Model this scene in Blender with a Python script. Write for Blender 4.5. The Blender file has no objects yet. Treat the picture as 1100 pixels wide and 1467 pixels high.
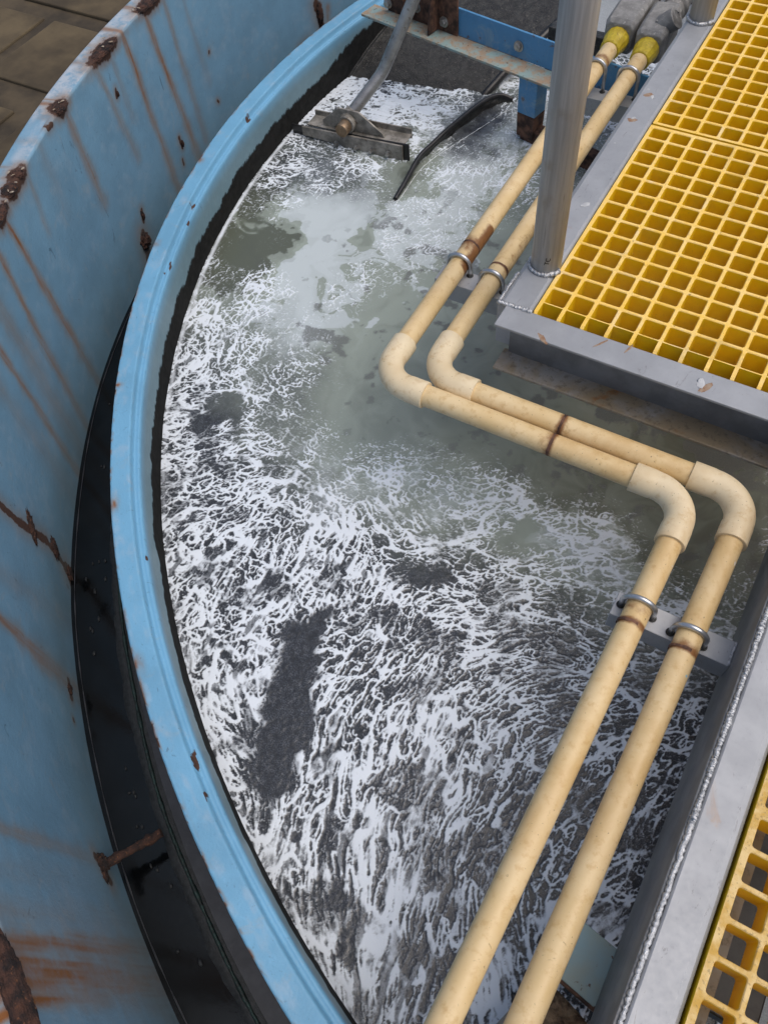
import bpy, bmesh, math, random
import numpy as np
from mathutils import Vector, Matrix

# ------------------------------------------------------------------ camera
S = bpy.context.scene
COL = S.collection
CAM = np.array([0.3010, -0.8607, 0.9203])
ROT = np.array([[0.8676, 0.4922, -0.0708], [0.3905, -0.7625, -0.5158], [-0.3079, 0.4198, -0.8538]])
U_, _, V_ = np.linalg.svd(ROT); ROT = U_ @ V_
FPX = 1150.0                                   # focal length in pixels of the 1100 x 1467 photograph
cd = bpy.data.cameras.new('camera'); cam = bpy.data.objects.new('camera', cd); COL.objects.link(cam)
cd.sensor_fit = 'VERTICAL'; cd.sensor_height = 36.0; cd.lens = FPX / 1467 * 36.0
cd.clip_start = 0.02; cd.clip_end = 300
m = np.eye(4); m[:3, 0] = ROT[0]; m[:3, 1] = -ROT[1]; m[:3, 2] = -ROT[2]; m[:3, 3] = CAM
cam.matrix_world = Matrix(m.tolist())
S.camera = cam

# ------------------------------------------------------------------ light
SUN_EL, SUN_AZ = 66.0, 80.0                   # azimuth clockwise from +Y
w = bpy.data.worlds.new('World'); S.world = w; w.use_nodes = True
nt = w.node_tree; bg = nt.nodes['Background']
sky = nt.nodes.new('ShaderNodeTexSky'); sky.sky_type = 'NISHITA'; sky.sun_disc = False
sky.sun_elevation = math.radians(SUN_EL); sky.sun_rotation = math.radians(SUN_AZ)
sky.air_density = 1.0; sky.dust_density = 5.0; sky.ozone_density = 1.0
nt.links.new(sky.outputs[0], bg.inputs[0]); bg.inputs[1].default_value = 0.15
sd = bpy.data.lights.new('sun', 'SUN'); sd.energy = 1.1; sd.angle = math.radians(60); sd.color = (1, 0.98, 0.95)
sun = bpy.data.objects.new('sun', sd); COL.objects.link(sun)
az, el = math.radians(SUN_AZ), math.radians(SUN_EL)
sdir = Vector((math.sin(az) * math.cos(el), math.cos(az) * math.cos(el), math.sin(el)))
sun.rotation_euler = sdir.to_track_quat('Z', 'Y').to_euler(); sun.location = (0, 0, 5)
S.view_settings.view_transform = 'Standard'; S.view_settings.look = 'None'
S.view_settings.gamma = 1.0; S.view_settings.use_curve_mapping = False
S.view_settings.exposure = -0.12

rnd = random.Random(7); rng = np.random.default_rng(11)

# ------------------------------------------------------------------ pixel -> place
def ray(x, y): return ROT.T @ np.array([(x - 550) / FPX, (y - 733.5) / FPX, 1.0])
def onz(x, y, z): d = ray(x, y); return CAM + d * ((z - CAM[2]) / d[2])
def ony(x, y, v): d = ray(x, y); return CAM + d * ((v - CAM[1]) / d[1])
CX, CY = 0.824, 0.703                          # centre of the round tank
def oncyl(x, y, r):
    d = ray(x, y); o = CAM[:2] - [CX, CY]; a = d[:2] @ d[:2]; b = o @ d[:2]; k = o @ o - r * r
    X = CAM + d * ((-b + math.sqrt(b * b - a * k)) / a)
    return math.atan2(X[1] - CY, X[0] - CX) % (2 * math.pi), X[2]
Z_RIM, Z_WATER, Z_GUT, Z_LIP = -0.20, -0.335, -0.463, 0.012
R_IN, R_RIM, R_WALL, R_LIP = 1.763, 1.812, 1.985, 2.035
Z_PIPE, Z_BRK, R_PIPE = -0.078, -0.0957, 0.0175

# ------------------------------------------------------------------ noise in numpy
_T = rng.random((256, 256)).astype(np.float32)
def vn(x, y, s=0):
    x = np.asarray(x, np.float32) + s * 17.37; y = np.asarray(y, np.float32) + s * 9.71
    xi = np.floor(x).astype(np.int64); yi = np.floor(y).astype(np.int64)
    fx = x - xi; fy = y - yi; fx = fx * fx * (3 - 2 * fx); fy = fy * fy * (3 - 2 * fy)
    a = _T[xi & 255, yi & 255]; b = _T[(xi + 1) & 255, yi & 255]; c = _T[xi & 255, (yi + 1) & 255]; d = _T[(xi + 1) & 255, (yi + 1) & 255]
    return (a * (1 - fx) + b * fx) * (1 - fy) + (c * (1 - fx) + d * fx) * fy
def fbm(x, y, o=4, s=0):
    r = 0; a = 0.5; t = 0
    for k in range(o):
        r = r + a * vn(x * 2 ** k, y * 2 ** k, s + k * 3); t += a; a *= 0.5
    return r / t - 0.5
def sst(a, b, x): t = np.clip((x - a) / (b - a), 0, 1); return t * t * (3 - 2 * t)

# ------------------------------------------------------------------ materials
MATS = {}
class NT:
    def __init__(s, name):
        s.m = bpy.data.materials.new(name); s.m.use_nodes = True; s.t = s.m.node_tree; s.n = s.t.nodes
        s.b = s.n['Principled BSDF']; MATS[name] = s.m
    def new(s, k, **kw):
        n = s.n.new(k)
        for a, v in kw.items(): setattr(n, a, v)
        return n
    def put(s, sock, v):
        if hasattr(v, 'is_output'): s.t.links.new(v, sock)
        elif isinstance(v, (tuple, list)) and sock.type == 'RGBA': sock.default_value = (*v[:3], 1)
        else: sock.default_value = v
    def noise(s, scale, detail=4, rough=0.55, vec=None, dist=0.0, stretch=None):
        n = s.new('ShaderNodeTexNoise'); n.inputs['Scale'].default_value = scale; n.inputs['Detail'].default_value = detail
        n.inputs['Roughness'].default_value = rough; n.inputs['Distortion'].default_value = dist
        v = vec if vec is not None else s.coord()
        if stretch:
            mp = s.new('ShaderNodeMapping'); s.t.links.new(v, mp.inputs[0]); mp.inputs['Scale'].default_value = stretch; v = mp.outputs[0]
        s.t.links.new(v, n.inputs['Vector']); return n.outputs['Fac']
    def coord(s, k='Object'):
        if not hasattr(s, '_c'): s._c = s.new('ShaderNodeTexCoord')
        return s._c.outputs[k]
    def ramp(s, v, a, b, ca=0.0, cb=1.0):
        n = s.new('ShaderNodeMapRange'); n.interpolation_type = 'SMOOTHSTEP'; s.put(n.inputs[0], v)
        n.inputs[1].default_value = a; n.inputs[2].default_value = b; n.inputs[3].default_value = ca; n.inputs[4].default_value = cb
        return n.outputs[0]
    def math(s, op, a, b=0.0):
        n = s.new('ShaderNodeMath', operation=op); s.put(n.inputs[0], a); s.put(n.inputs[1], b); return n.outputs[0]
    def mix(s, f, a, b):
        n = s.new('ShaderNodeMix', data_type='RGBA'); s.put(n.inputs[0], f); s.put(n.inputs[6], a); s.put(n.inputs[7], b); return n.outputs[2]
    def attr(s, name):
        n = s.new('ShaderNodeAttribute', attribute_name=name); return n.outputs['Fac']
    def rand(s): return s.new('ShaderNodeObjectInfo').outputs['Random']
    def bump(s, h, strength=0.3, dist=0.002):
        n = s.new('ShaderNodeBump'); n.inputs['Strength'].default_value = strength; n.inputs['Distance'].default_value = dist
        s.t.links.new(h, n.inputs['Height']); s.t.links.new(n.outputs[0], s.b.inputs['Normal'])
    def fin(s, col, rough=0.5, metal=0.0, spec=0.5):
        s.put(s.b.inputs['Base Color'], col); s.put(s.b.inputs['Roughness'], rough); s.put(s.b.inputs['Metallic'], metal)
        s.b.inputs['Specular IOR Level'].default_value = spec
        return s.m

def mk_water():
    k = NT('foamy_water')
    foam, milk, pale, speck = (k.attr(a) for a in ('foam', 'milk', 'pale', 'speck'))
    fine = k.noise(520, 3, 0.6); mid = k.noise(90, 4, 0.6)
    dark = k.mix(k.ramp(fine, 0.40, 0.66), (0.028, 0.031, 0.037), (0.098, 0.108, 0.124))
    dark = k.mix(k.ramp(mid, 0.35, 0.7), dark, (0.030, 0.033, 0.037))
    mc = k.mix(k.ramp(pale, 0.0, 0.5), (0.085, 0.095, 0.070), (0.300, 0.345, 0.300))
    mc = k.mix(k.ramp(pale, 0.5, 1.0), mc, (0.50, 0.56, 0.57))
    base = k.mix(milk, dark, mc)
    base = k.mix(speck, base, k.mix(fine, (0.03, 0.034, 0.036), (0.16, 0.17, 0.17)))
    f2 = k.math('ADD', foam, k.math('MULTIPLY', k.math('SUBTRACT', fine, 0.5), 0.35))
    fr = k.ramp(f2, 0.05, 0.98)
    col = k.mix(fr, base, (0.70, 0.76, 0.82))
    rough = k.ramp(k.math('MAXIMUM', fr, k.math('MULTIPLY', speck, 0.6)), 0.0, 0.6, 0.09, 0.75)
    h = k.math('ADD', k.math('MULTIPLY', fr, 0.8), k.math('MULTIPLY', fine, 0.5))
    k.bump(h, 0.24, 0.002)
    k.fin(col, rough, 0, 0.4)
mk_water()

def mk_paint(name, base, worn, rough=0.38, specks=False):
    k = NT(name)
    n1 = k.noise(9, 5, 0.6); n2 = k.noise(60, 5, 0.65); n3 = k.noise(300, 2)
    c = k.mix(k.ramp(n1, 0.35, 0.7), base, tuple(x * 0.86 for x in base))
    c = k.mix(k.math('MULTIPLY', k.ramp(n2, 0.55, 0.75), 0.35), c, tuple(min(1, x * 1.18 + 0.02) for x in base))
    scr = k.ramp(k.noise(26, 6, 0.7, dist=2.5, stretch=(1, 1, 0.35)), 0.655, 0.69)
    c = k.mix(k.math('MULTIPLY', scr, 0.55), c, (0.04, 0.07, 0.10))
    c = k.mix(k.math('MULTIPLY', k.ramp(k.noise(170, 3, 0.6), 0.64, 0.72), 0.45), c, tuple(x * 0.45 for x in base))
    c = k.mix(k.math('MULTIPLY', k.ramp(k.noise(21, 6, 0.72, dist=0.7), 0.56, 0.72), 0.38), c, (0.30, 0.34, 0.36))
    c = k.mix(k.math('MULTIPLY', k.attr('worn'), k.ramp(n2, 0.3, 0.6)), c, worn)
    r = k.attr('rust'); rr = k.math('MULTIPLY', r, k.ramp(n2, 0.2, 0.65, 0.9, 1.25))
    c = k.mix(rr, c, k.mix(k.ramp(r, 0.3, 0.95), (0.21, 0.125, 0.050), (0.19, 0.070, 0.018)))
    cr = k.ramp(k.math('ADD', k.attr('crust'), k.math('MULTIPLY', k.math('SUBTRACT', n2, 0.5), 0.9)), 0.42, 0.62)
    c = k.mix(cr, c, k.mix(n3, (0.018, 0.011, 0.010), (0.10, 0.045, 0.025)))
    gr = k.attr('green'); c = k.mix(k.math('MULTIPLY', gr, 0.8), c, k.mix(n2, (0.10, 0.15, 0.15), (0.19, 0.27, 0.28)))
    drip = k.noise(70, 5, 0.7, stretch=(1, 1, 0.2))
    sl = k.ramp(k.math('ADD', k.attr('slime'), k.math('ADD', k.math('MULTIPLY', k.math('SUBTRACT', drip, 0.5), 0.25), k.math('MULTIPLY', k.math('SUBTRACT', n2, 0.5), 0.8))), 0.36, 0.62)
    c = k.mix(sl, c, k.mix(n2, (0.004, 0.0045, 0.005), (0.034, 0.034, 0.032)))
    k.bump(k.math('ADD', k.math('MULTIPLY', cr, 1.2), k.math('ADD', n3, k.math('MULTIPLY', n2, 1.5))), 0.22, 0.002)
    if specks:
        c = k.mix(k.math('MULTIPLY', k.ramp(k.noise(44, 6, 0.7), 0.60, 0.66), 0.8), c, (0.12, 0.065, 0.04))
        c = k.mix(k.math('MULTIPLY', k.ramp(k.noise(16, 6, 0.65, dist=1.0), 0.55, 0.7), 0.5), c, (0.26, 0.36, 0.40))
    k.fin(c, k.ramp(k.math('MAXIMUM', k.math('MAXIMUM', cr, rr), sl), 0, 1, rough, 0.9), 0, 0.5)
    k.put(k.b.inputs['Specular IOR Level'], k.ramp(sl, 0, 1, 0.5, 0.06))
mk_paint('blue_paint_wall', (0.172, 0.325, 0.450), (0.42, 0.47, 0.52))
mk_paint('blue_paint_rim', (0.155, 0.375, 0.565), (0.42, 0.47, 0.52), 0.45)
mk_paint('blue_paint_beam', (0.085, 0.265, 0.480), (0.30, 0.38, 0.38), specks=True)

def mk_simple(name, ca, cb, scale=40, rough=0.6, metal=0.0, bump=0.2, det=5, lo=0.35, hi=0.68, spec=0.5, cc=None, bscale=None, bd=0.002):
    k = NT(name); n = k.noise(scale, det, 0.62)
    c = k.mix(k.ramp(n, lo, hi), ca, cb)
    if cc: c = k.mix(k.ramp(k.noise(scale * 3.1, 4, 0.6), 0.6, 0.68), c, cc)
    if bump: k.bump(k.noise(bscale or scale * 4, 5, 0.65), bump, bd)
    return k.fin(c, rough, metal, spec)
mk_simple('rust_crust', (0.012, 0.008, 0.008), (0.075, 0.033, 0.021), 60, 0.9, 0, 0.9, cc=(0.13, 0.055, 0.026), bd=0.004)
mk_simple('rust_flat', (0.035, 0.018, 0.012), (0.17, 0.082, 0.05), 45, 0.85, 0, 0.7)
mk_simple('pale_flake', (0.26, 0.20, 0.14), (0.5, 0.44, 0.36), 90, 0.8)
mk_simple('sludge', (0.008, 0.008, 0.008), (0.036, 0.036, 0.033), 55, 0.38, 0, 0.9, bd=0.004, cc=(0.09, 0.085, 0.075))
mk_simple('black_rubber', (0.007, 0.007, 0.008), (0.02, 0.02, 0.021), 60, 0.35, 0, 0.2)
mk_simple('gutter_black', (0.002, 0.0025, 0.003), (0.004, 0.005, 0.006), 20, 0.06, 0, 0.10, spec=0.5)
mk_simple('gutter_sediment', (0.008, 0.010, 0.012), (0.022, 0.026, 0.030), 130, 0.6, 0, 0.4)
mk_simple('gutter_ledge', (0.020, 0.022, 0.028), (0.036, 0.039, 0.047), 30, 0.45, 0, 0.2)
mk_simple('teal_algae', (0.003, 0.006, 0.006), (0.018, 0.048, 0.043), 160, 0.5, 0, 0.5)
mk_simple('bronze', (0.22, 0.15, 0.09), (0.36, 0.26, 0.17), 60, 0.4, 0.7, 0.2)
mk_simple('dirty_steel', (0.15, 0.14, 0.12), (0.36, 0.335, 0.295), 35, 0.45, 0.25, 0.25, cc=(0.12, 0.09, 0.065))
mk_simple('bolt_steel', (0.32, 0.31, 0.29), (0.5, 0.49, 0.47), 80, 0.32, 0.8, 0.1)
mk_simple('weld_metal', (0.38, 0.39, 0.40), (0.68, 0.69, 0.70), 240, 0.33, 0.75, 0.5, cc=(0.12, 0.10, 0.085))
mk_simple('cast_iron_grey', (0.19, 0.185, 0.175), (0.28, 0.275, 0.26), 55, 0.68, 0.1, 0.12, cc=(0.36, 0.35, 0.33))
mk_simple('brown_foam', (0.10, 0.055, 0.028), (0.42, 0.27, 0.15), 70, 0.9, 0, 1.0, bd=0.006)
mk_simple('coupling_yellow', (0.42, 0.30, 0.015), (0.60, 0.46, 0.03), 60, 0.5, 0, 0.3, cc=(0.26, 0.17, 0.02))
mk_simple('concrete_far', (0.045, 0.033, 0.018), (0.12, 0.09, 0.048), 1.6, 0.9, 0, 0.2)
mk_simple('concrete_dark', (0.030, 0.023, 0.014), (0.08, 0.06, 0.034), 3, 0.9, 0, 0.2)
mk_simple('pvc_end', (0.60, 0.45, 0.24), (0.70, 0.55, 0.33), 40, 0.45, 0, 0.1)
mk_simple('blue_speck', (0.16, 0.36, 0.48), (0.2, 0.42, 0.55), 40, 0.6, 0, 0)

mk_simple('shaded_galv', (0.16, 0.163, 0.165), (0.235, 0.24, 0.245), 18, 0.5, 0.3, 0.1)  # darker copy of the galvanised grey, shade of the upright faces put into the colour
mk_simple('dry_paint', (0.40, 0.41, 0.42), (0.52, 0.53, 0.53), 90, 0.6)
mk_simple('light_rust', (0.24, 0.13, 0.07), (0.33, 0.25, 0.18), 120, 0.75)
def mk_galv():                                 # galvanised / aluminium plate with scuffs and faint rust
    k = NT('galvanised')
    n1 = k.noise(14, 5, 0.6); n2 = k.noise(120, 5, 0.7); s = k.noise(30, 6, 0.75, dist=1.2, stretch=(3, 1, 3))
    c = k.mix(k.ramp(n1, 0.3, 0.7), (0.30, 0.312, 0.328), (0.37, 0.382, 0.398))
    c = k.mix(k.math('MULTIPLY', k.ramp(n2, 0.58, 0.72), 0.35), c, (0.26, 0.265, 0.27))
    c = k.mix(k.math('MULTIPLY', k.ramp(s, 0.615, 0.66), 0.5), c, (0.16, 0.15, 0.145))
    c = k.mix(k.math('MULTIPLY', k.ramp(k.noise(9, 5, 0.6, dist=1.0), 0.66, 0.78), 0.6), c, (0.36, 0.22, 0.12))
    k.bump(n2, 0.15, 0.001); k.fin(c, k.ramp(n2, 0.3, 0.7, 0.42, 0.55), 0.2, 0.5)
    k = NT('stained_flange')
    n1 = k.noise(11, 6, 0.62, dist=0.6); n2 = k.noise(90, 5, 0.7)
    c = k.mix(k.ramp(n1, 0.36, 0.62), (0.33, 0.32, 0.30), (0.28, 0.22, 0.14))
    c = k.mix(k.ramp(n1, 0.63, 0.74), c, (0.27, 0.13, 0.045))
    c = k.mix(k.math('MULTIPLY', k.ramp(n2, 0.50, 0.66), 0.6), c, (0.13, 0.10, 0.07))
    k.bump(n2, 0.25, 0.001); k.fin(c, 0.55, 0.25)
    k = NT('post_steel')
    n = k.noise(26, 5, 0.6, stretch=(6, 6, 0.25)); g = k.noise(14, 4, 0.6)
    c = k.mix(k.ramp(n, 0.32, 0.68), (0.38, 0.385, 0.39), (0.53, 0.535, 0.54))
    c = k.mix(k.math('MULTIPLY', k.ramp(n, 0.63, 0.7), 0.45), c, (0.10, 0.095, 0.09))
    c = k.mix(k.math('MULTIPLY', k.ramp(g, 0.58, 0.75), 0.45), c, (0.25, 0.17, 0.10))
    k.bump(n, 0.1, 0.001); k.fin(c, 0.50, 0.15)
mk_galv()

def mk_pvc(name, a, b):
    k = NT(name)
    n1 = k.noise(12, 5, 0.6); n2 = k.noise(70, 5, 0.68); n3 = k.noise(230, 3, 0.6)
    c = k.mix(k.ramp(n1, 0.3, 0.72), a, b)
    c = k.mix(k.math('MULTIPLY', k.ramp(n2, 0.50, 0.70), 0.6), c, tuple(x * f for x, f in zip(a, (0.80, 0.70, 0.55))))
    c = k.mix(k.math('MULTIPLY', k.ramp(k.noise(5, 6, 0.7, dist=0.8), 0.5, 0.72), 0.5), c, tuple(x * f for x, f in zip(a, (0.78, 0.66, 0.5))))
    c = k.mix(k.math('MULTIPLY', k.ramp(k.noise(34, 6, 0.75, dist=1.5), 0.66, 0.69), 0.6), c, (0.22, 0.13, 0.05))
    c = k.mix(k.math('MULTIPLY', k.ramp(n3, 0.68, 0.72), 0.7), c, (0.14, 0.085, 0.04))
    r = k.math('ADD', k.attr('grime'), k.math('MULTIPLY', k.math('SUBTRACT', n2, 0.5), 0.9))
    gm = k.ramp(r, 0.3, 0.85)
    c = k.mix(gm, c, k.mix(n2, (0.10, 0.035, 0.012), (0.30, 0.14, 0.045)))
    sp = k.noise(48, 1, 0.2); c = k.mix(k.ramp(sp, 0.835, 0.842), c, (0.25, 0.47, 0.55))
    sp2 = k.noise(63, 1, 0.2, stretch=(1.1, 0.9, 1.2)); c = k.mix(k.ramp(sp2, 0.835, 0.845), c, (0.8, 0.78, 0.72))
    k.bump(n2, 0.12, 0.001); k.fin(c, k.ramp(n1, 0.3, 0.7, 0.38, 0.55), 0, 0.45)
mk_pvc('pvc_tan', (0.64, 0.465, 0.225), (0.72, 0.56, 0.32))
mk_pvc('pvc_elbow', (0.68, 0.545, 0.335), (0.75, 0.64, 0.44))

def mk_grate():
    k = NT('grating_yellow'); n = k.noise(50, 5, 0.6); n2 = k.noise(200, 3)
    c = k.mix(k.ramp(n, 0.3, 0.7), (0.82, 0.515, 0.006), (0.88, 0.575, 0.008))
    c = k.mix(k.math('MULTIPLY', k.ramp(k.noise(14, 5, 0.7), 0.5, 0.7), 0.4), c, (0.60, 0.40, 0.05))
    c = k.mix(k.math('MULTIPLY', k.ramp(n2, 0.6, 0.75), 0.3), c, (0.45, 0.25, 0.02))
    k.bump(n2, 0.1, 0.001); k.fin(c, 0.42, 0, 0.4)
    k = NT('grating_worn_top'); n = k.noise(35, 5, 0.6); n2 = k.noise(500, 2); n3 = k.noise(15, 5, 0.7)
    c = k.mix(k.ramp(n, 0.3, 0.7), (0.87, 0.55, 0.09), (0.90, 0.64, 0.22))
    c = k.mix(k.math('MULTIPLY', k.ramp(n3, 0.56, 0.7), 0.6), c, (0.80, 0.66, 0.42))
    c = k.mix(k.math('MULTIPLY', k.ramp(n2, 0.6, 0.8), 0.4), c, (0.50, 0.33, 0.09))
    c = k.mix(k.math('MULTIPLY', k.ramp(k.noise(7, 6, 0.75, dist=0.6), 0.53, 0.68), 0.45), c, (0.48, 0.36, 0.17))
    c = k.mix(k.math('MULTIPLY', k.ramp(k.noise(110, 4, 0.7), 0.64, 0.70), 0.7), c, (0.22, 0.15, 0.06))
    k.bump(n2, 0.4, 0.001); k.fin(c, 0.65, 0, 0.4)
    k = NT('grating_dirty_top'); n = k.noise(45, 5, 0.65); n2 = k.noise(300, 2)
    c = k.mix(k.ramp(n, 0.35, 0.65), (0.55, 0.33, 0.06), (0.72, 0.53, 0.24))
    c = k.mix(k.math('MULTIPLY', k.ramp(n2, 0.56, 0.7), 0.6), c, (0.25, 0.17, 0.07))
    k.bump(n2, 0.3, 0.001); k.fin(c, 0.65, 0, 0.4)
mk_grate()

# ------------------------------------------------------------------ object helpers
def thing(name, loc, label, cat, group=None):
    o = bpy.data.objects.new(name, None); COL.objects.link(o); o.location = loc; o.empty_display_size = 0.05
    o['label'] = label; o['category'] = cat
    if group: o['group'] = group
    return o
def tag(o, label, cat, group=None):
    o['label'] = label; o['category'] = cat
    if group: o['group'] = group
    return o
def root_loc(p):
    while p.parent: p = p.parent
    return np.array(p.location)
class MB:
    def __init__(s): s.v = []; s.f = []; s.mi = []; s.sm = []
    def add(s, v, f, mi=0, smooth=False):
        o = len(s.v); s.v += [tuple(map(float, p)) for p in v]; s.f += [tuple(i + o for i in q) for q in f]
        s.mi += [mi] * len(f); s.sm += [smooth] * len(f); return s
    def box(s, a, b, M=None, mi=0):
        (x0, y0, z0), (x1, y1, z1) = a, b
        v = [(x0, y0, z0), (x1, y0, z0), (x1, y1, z0), (x0, y1, z0), (x0, y0, z1), (x1, y0, z1), (x1, y1, z1), (x0, y1, z1)]
        if M is not None: v = [M @ Vector(p) for p in v]
        return s.add(v, [(0, 3, 2, 1), (4, 5, 6, 7), (0, 1, 5, 4), (1, 2, 6, 5), (2, 3, 7, 6), (3, 0, 4, 7)], mi)
    def prism(s, prof, a, b, up=(0, 0, 1), mi=0):
        """profile (u right, v up) swept from point a to b"""
        a = Vector(a); b = Vector(b); t = (b - a).normalized(); r = t.cross(Vector(up)).normalized(); u = r.cross(t)
        n = len(prof); v = [a + r * p[0] + u * p[1] for p in prof] + [b + r * p[0] + u * p[1] for p in prof]
        f = [(i, (i + 1) % n, n + (i + 1) % n, n + i) for i in range(n)] + [tuple(range(n - 1, -1, -1)), tuple(range(n, 2 * n))]
        return s.add(v, f, mi)
    def tube(s, pts, rad, seg=20, caps=True, smooth=True, mi=0, jit=0.0):
        P = [Vector(p) for p in pts]; n = len(P); rad = rad if hasattr(rad, '__len__') else [rad] * n
        T = []
        for i in range(n):
            d = (P[min(i + 1, n - 1)] - P[max(i - 1, 0)])
            T.append(d.normalized() if d.length > 1e-9 else T[-1])
        ref = Vector((0, 0, 1)) if abs(T[0].z) < 0.9 else Vector((1, 0, 0))
        r = T[0].cross(ref).normalized(); v = []
        for i in range(n):
            r = (r - T[i] * r.dot(T[i])).normalized(); u = T[i].cross(r)
            for k in range(seg):
                a = 2 * math.pi * k / seg; q = rad[i] * (1 + (rnd.random() - .5) * jit)
                v.append(P[i] + r * math.cos(a) * q + u * math.sin(a) * q)
        f = [(i * seg + k, i * seg + (k + 1) % seg, (i + 1) * seg + (k + 1) % seg, (i + 1) * seg + k) for i in range(n - 1) for k in range(seg)]
        s.add(v, f, mi, smooth)
        if caps:
            o = len(s.v) - len(v)
            s.f += [tuple(o + k for k in range(seg - 1, -1, -1)), tuple(o + (n - 1) * seg + k for k in range(seg))]; s.mi += [mi] * 2; s.sm += [False] * 2
        return s
    def blob(s, c, R, M=None, sub=3, amp=0.35, fr=3.0, seed=0, mi=0, smooth=True):
        bm = bmesh.new(); bmesh.ops.create_icosphere(bm, subdivisions=sub, radius=1)
        from mathutils import noise as mn
        for q in bm.verts:
            k = 1 + amp * (mn.noise(q.co * fr + Vector((seed, seed * .7, 0))) + .6 * mn.noise(q.co * fr * 2.6 + Vector((0, seed, 3))))
            q.co *= k
        v = [(Vector(c) + (M @ Vector((p.co.x * R[0], p.co.y * R[1], p.co.z * R[2])) if M else Vector((p.co.x * R[0], p.co.y * R[1], p.co.z * R[2])))) for p in bm.verts]
        bm.verts.ensure_lookup_table(); f = [tuple(x.index for x in q.verts) for q in bm.faces]; bm.free()
        return s.add(v, f, mi, smooth)
    def build(s, name, mat, parent=None, bevel=0.0, seg=2, recalc=True):
        me = bpy.data.meshes.new(name); off = root_loc(parent) if parent else np.zeros(3)
        me.from_pydata([tuple(np.array(p) - off) for p in s.v], [], s.f)
        if recalc:
            bm = bmesh.new(); bm.from_mesh(me); bmesh.ops.recalc_face_normals(bm, faces=bm.faces); bm.to_mesh(me); bm.free()
        for mt in (mat if isinstance(mat, (list, tuple)) else [mat]): me.materials.append(MATS[mt])
        me.polygons.foreach_set('material_index', s.mi); me.polygons.foreach_set('use_smooth', s.sm); me.update()
        o = bpy.data.objects.new(name, me); COL.objects.link(o)
        if parent: o.parent = parent
        if bevel:
            md = o.modifiers.new('bevel', 'BEVEL'); md.width = bevel; md.segments = seg; md.limit_method = 'ANGLE'; md.angle_limit = math.radians(40)
        return o
def gridmesh(name, V, nu, nv, mat, attrs, parent=None, mask=None, smooth=True, extra=None, flip=False):
    """V: (nu*nv,3) array; quads; attrs: dict name->float array"""
    off = root_loc(parent) if parent else np.zeros(3)
    idx = np.arange(nu * nv).reshape(nu, nv)
    Q = np.stack([idx[:-1, :-1], idx[1:, :-1], idx[1:, 1:], idx[:-1, 1:]], -1).reshape(-1, 4)
    if flip: Q = Q[:, ::-1]
    if mask is not None:
        mk = mask.reshape(-1); Q = Q[mk[Q].all(1)]
        used = np.zeros(nu * nv, bool); used[Q.ravel()] = True; new = np.cumsum(used) - 1
        V = V[used]; Q = new[Q]; attrs = {a: v.ravel()[used] for a, v in attrs.items()}
    if extra is not None:
        eV, eQ = extra; Q = np.vstack([Q, eQ + len(V)]); 
        attrs = {a: np.concatenate([v.ravel(), np.full(len(eV), eA, np.float32)]) for (a, v), eA in zip(attrs.items(), extra_vals)}
        V = np.vstack([V, eV])
    me = bpy.data.meshes.new(name); V = (V - off).astype(np.float32)
    me.vertices.add(len(V)); me.vertices.foreach_set('co', V.ravel())
    me.loops.add(Q.size); me.loops.foreach_set('vertex_index', Q.ravel().astype(np.int32))
    me.polygons.add(len(Q)); me.polygons.foreach_set('loop_start', np.arange(0, Q.size, 4, dtype=np.int32))
    try: me.polygons.foreach_set('loop_total', np.full(len(Q), 4, np.int32))
    except Exception: pass
    me.polygons.foreach_set('use_smooth', np.full(len(Q), smooth))
    for a, v in attrs.items():
        at = me.attributes.new(a, 'FLOAT', 'POINT'); at.data.foreach_set('value', np.ascontiguousarray(v, np.float32).ravel())
    me.materials.append(MATS[mat]); me.update(calc_edges=True); me.validate()
    o = bpy.data.objects.new(name, me); COL.objects.link(o)
    if parent: o.parent = parent
    return o
def polar(th, r, z): return Vector((CX + r * math.cos(th), CY + r * math.sin(th), z))
extra_vals = ()

# ================================================================== THE SETTING
# ground far below, outside the tank
g = MB(); n = 24
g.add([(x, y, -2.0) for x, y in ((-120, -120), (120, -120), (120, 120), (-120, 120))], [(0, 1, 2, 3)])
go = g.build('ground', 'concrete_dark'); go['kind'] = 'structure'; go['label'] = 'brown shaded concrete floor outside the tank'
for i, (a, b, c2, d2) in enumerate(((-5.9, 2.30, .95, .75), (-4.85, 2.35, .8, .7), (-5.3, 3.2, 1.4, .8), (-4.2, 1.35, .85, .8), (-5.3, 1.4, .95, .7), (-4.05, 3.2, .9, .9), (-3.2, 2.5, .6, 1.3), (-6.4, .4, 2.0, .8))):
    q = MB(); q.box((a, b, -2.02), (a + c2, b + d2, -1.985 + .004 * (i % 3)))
    q.build('slab', 'concrete_far', go, 0.01)

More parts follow.
